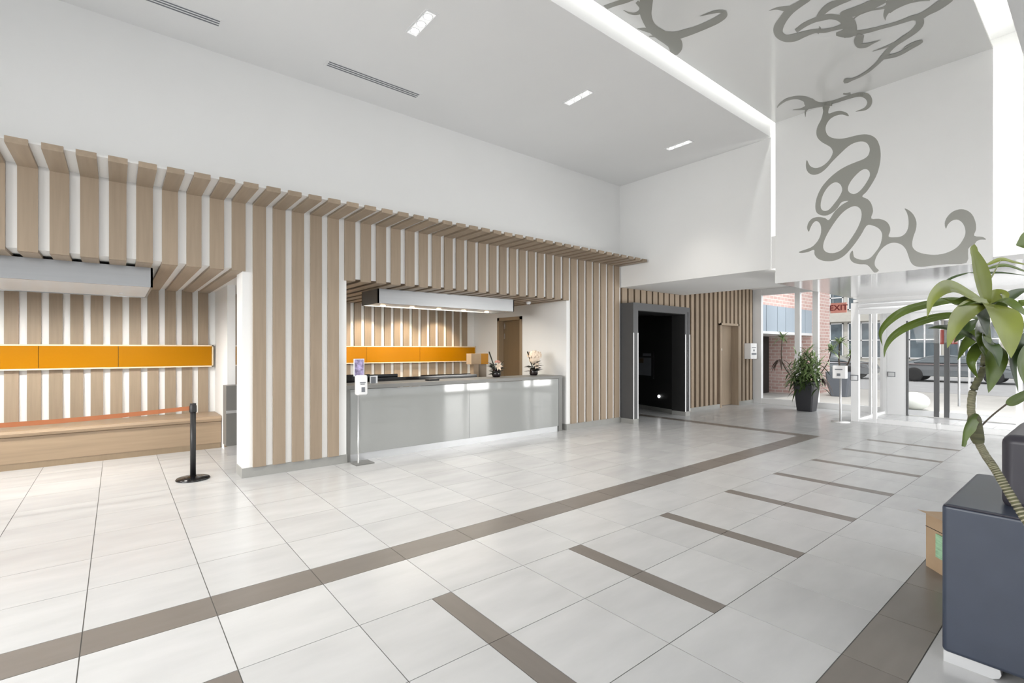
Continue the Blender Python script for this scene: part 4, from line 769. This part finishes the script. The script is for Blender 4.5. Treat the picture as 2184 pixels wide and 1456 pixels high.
def car(cx, cy, label, cat='car'):
    t = thing('car', (cx, cy, -0.01), label, cat); zz = -0.01
    prof = [(-2.25, 0.28), (-2.3, 0.55), (-2.15, 0.80), (-1.3, 0.92), (-0.55, 1.22), (0.1, 1.30), (0.85, 1.25), (1.6, 1.0), (2.15, 0.93), (2.28, 0.6), (2.22, 0.28)]
    n = len(prof); vs = []
    for sxx, inset in ((-0.9, 0), (0.9, 0)):
        for y, z in prof: vs.append((cx + (sxx if z < 0.95 else sxx * 0.82), cy + y, zz + z))
    MB().add(vs, [tuple(range(n)), tuple(reversed(range(n, 2 * n)))] + [(i, n + i, n + (i + 1) % n, (i + 1) % n) for i in range(n)], False).build('body', 'car_paint', t, bevel=0.04)
    gp = [(-1.15, 0.93), (-0.5, 1.19), (0.1, 1.25), (0.8, 1.2), (1.45, 0.98), (1.35, 0.93)]; m_ = len(gp)
    gl = MB()
    for s_ in (-1, 1): gl.add([(cx + s_ * (0.895 if z < 0.97 else 0.77), cy + y, zz + z) for y, z in gp], [tuple(range(m_)) if s_ < 0 else tuple(reversed(range(m_)))])
    gl.build('side_window', 'car_glass', t)
    MB().box(cx - 0.905, cx + 0.905, cy - 2.2, cy + 2.2, zz + 0.84, zz + 0.87).build('trim_strip', 'chrome', t)
    for y in (-1.4, 1.4):
        for s_ in (-1, 1):
            x = cx + s_ * 0.84; k = MB().lathe([(0.2, -0.11), (0.33, -0.11), (0.34, -0.08), (0.34, 0.08), (0.33, 0.11), (0.2, 0.11)], (0, 0, 0), 28)
            k.v = [Vector((x + p.z, cy + y + p.x, zz + 0.34 + p.y)) for p in k.v]; wh = k.build('wheel', 'tyre', t)
            k = MB()
            for j in range(7):
                a = 2 * PI * j / 7; d = Vector((0, math.cos(a), math.sin(a))); e = Vector((0, -math.sin(a), math.cos(a))); o = Vector((x + s_ * 0.10, cy + y, zz + 0.34)); k.add([o - e * 0.03, o + e * 0.03, o + d * 0.24 + e * 0.05, o + d * 0.24 - e * 0.05], [(0, 1, 2, 3)])
            k.build('rim', 'white_metal', wh)
car(31.2, 4.72, 'dark car parked across the street seen through the entrance doors')
car(31.2, 10.2, 'dark car partly hidden behind the white vestibule post')
bo = MB().ball((16.2, 3.28, 0.2), 0.3, 0.34, 0.235, 24, 14).build('bollard', 'bollard', origin=(16.2, 3.28, -0.02)); tag(bo, 'rounded pale stone bollard outside the entrance doors', 'bollard')
ep = thing('potted_plant', (18.9, 5.75, -0.02), 'spiky plant in grey tapered planter outside the window', 'potted plant')
planter_body(ep, 18.9, 5.75, 0.24, 0.36, 0.82, 'planter_grey', -0.02)
MB().tube([(18.9, 5.75, 0.75), (18.88, 5.8, 1.2), (18.9, 5.78, 1.75)], 0.025, 8).build('stem', 'bark_dark', ep); MB().tube([(18.9, 5.75, 0.75), (18.8, 5.5, 1.1), (18.75, 5.4, 1.4)], 0.02, 8).build('stem', 'bark_dark', ep)
blades(ep, (18.9, 5.78, 1.78), 60, 0.25, 0.5, 'leaf_far', rn, -0.2, 1.3, 0.04); blades(ep, (18.75, 5.4, 1.4), 30, 0.2, 0.4, 'leaf_far', rn, -0.2, 1.3, 0.04)
um = thing('street_sign', (24.5, 4.0, -0.02), 'small dark red sign on a post across the pavement', 'sign')
MB().tube([(24.5, 3.9, -0.02), (24.5, 3.9, 2.0)], 0.03, 8).build('post', 'portal_grey', um); box('plate', (24.46, 24.5, 3.65, 4.15, 1.75, 2.3), 'sign_red', um)
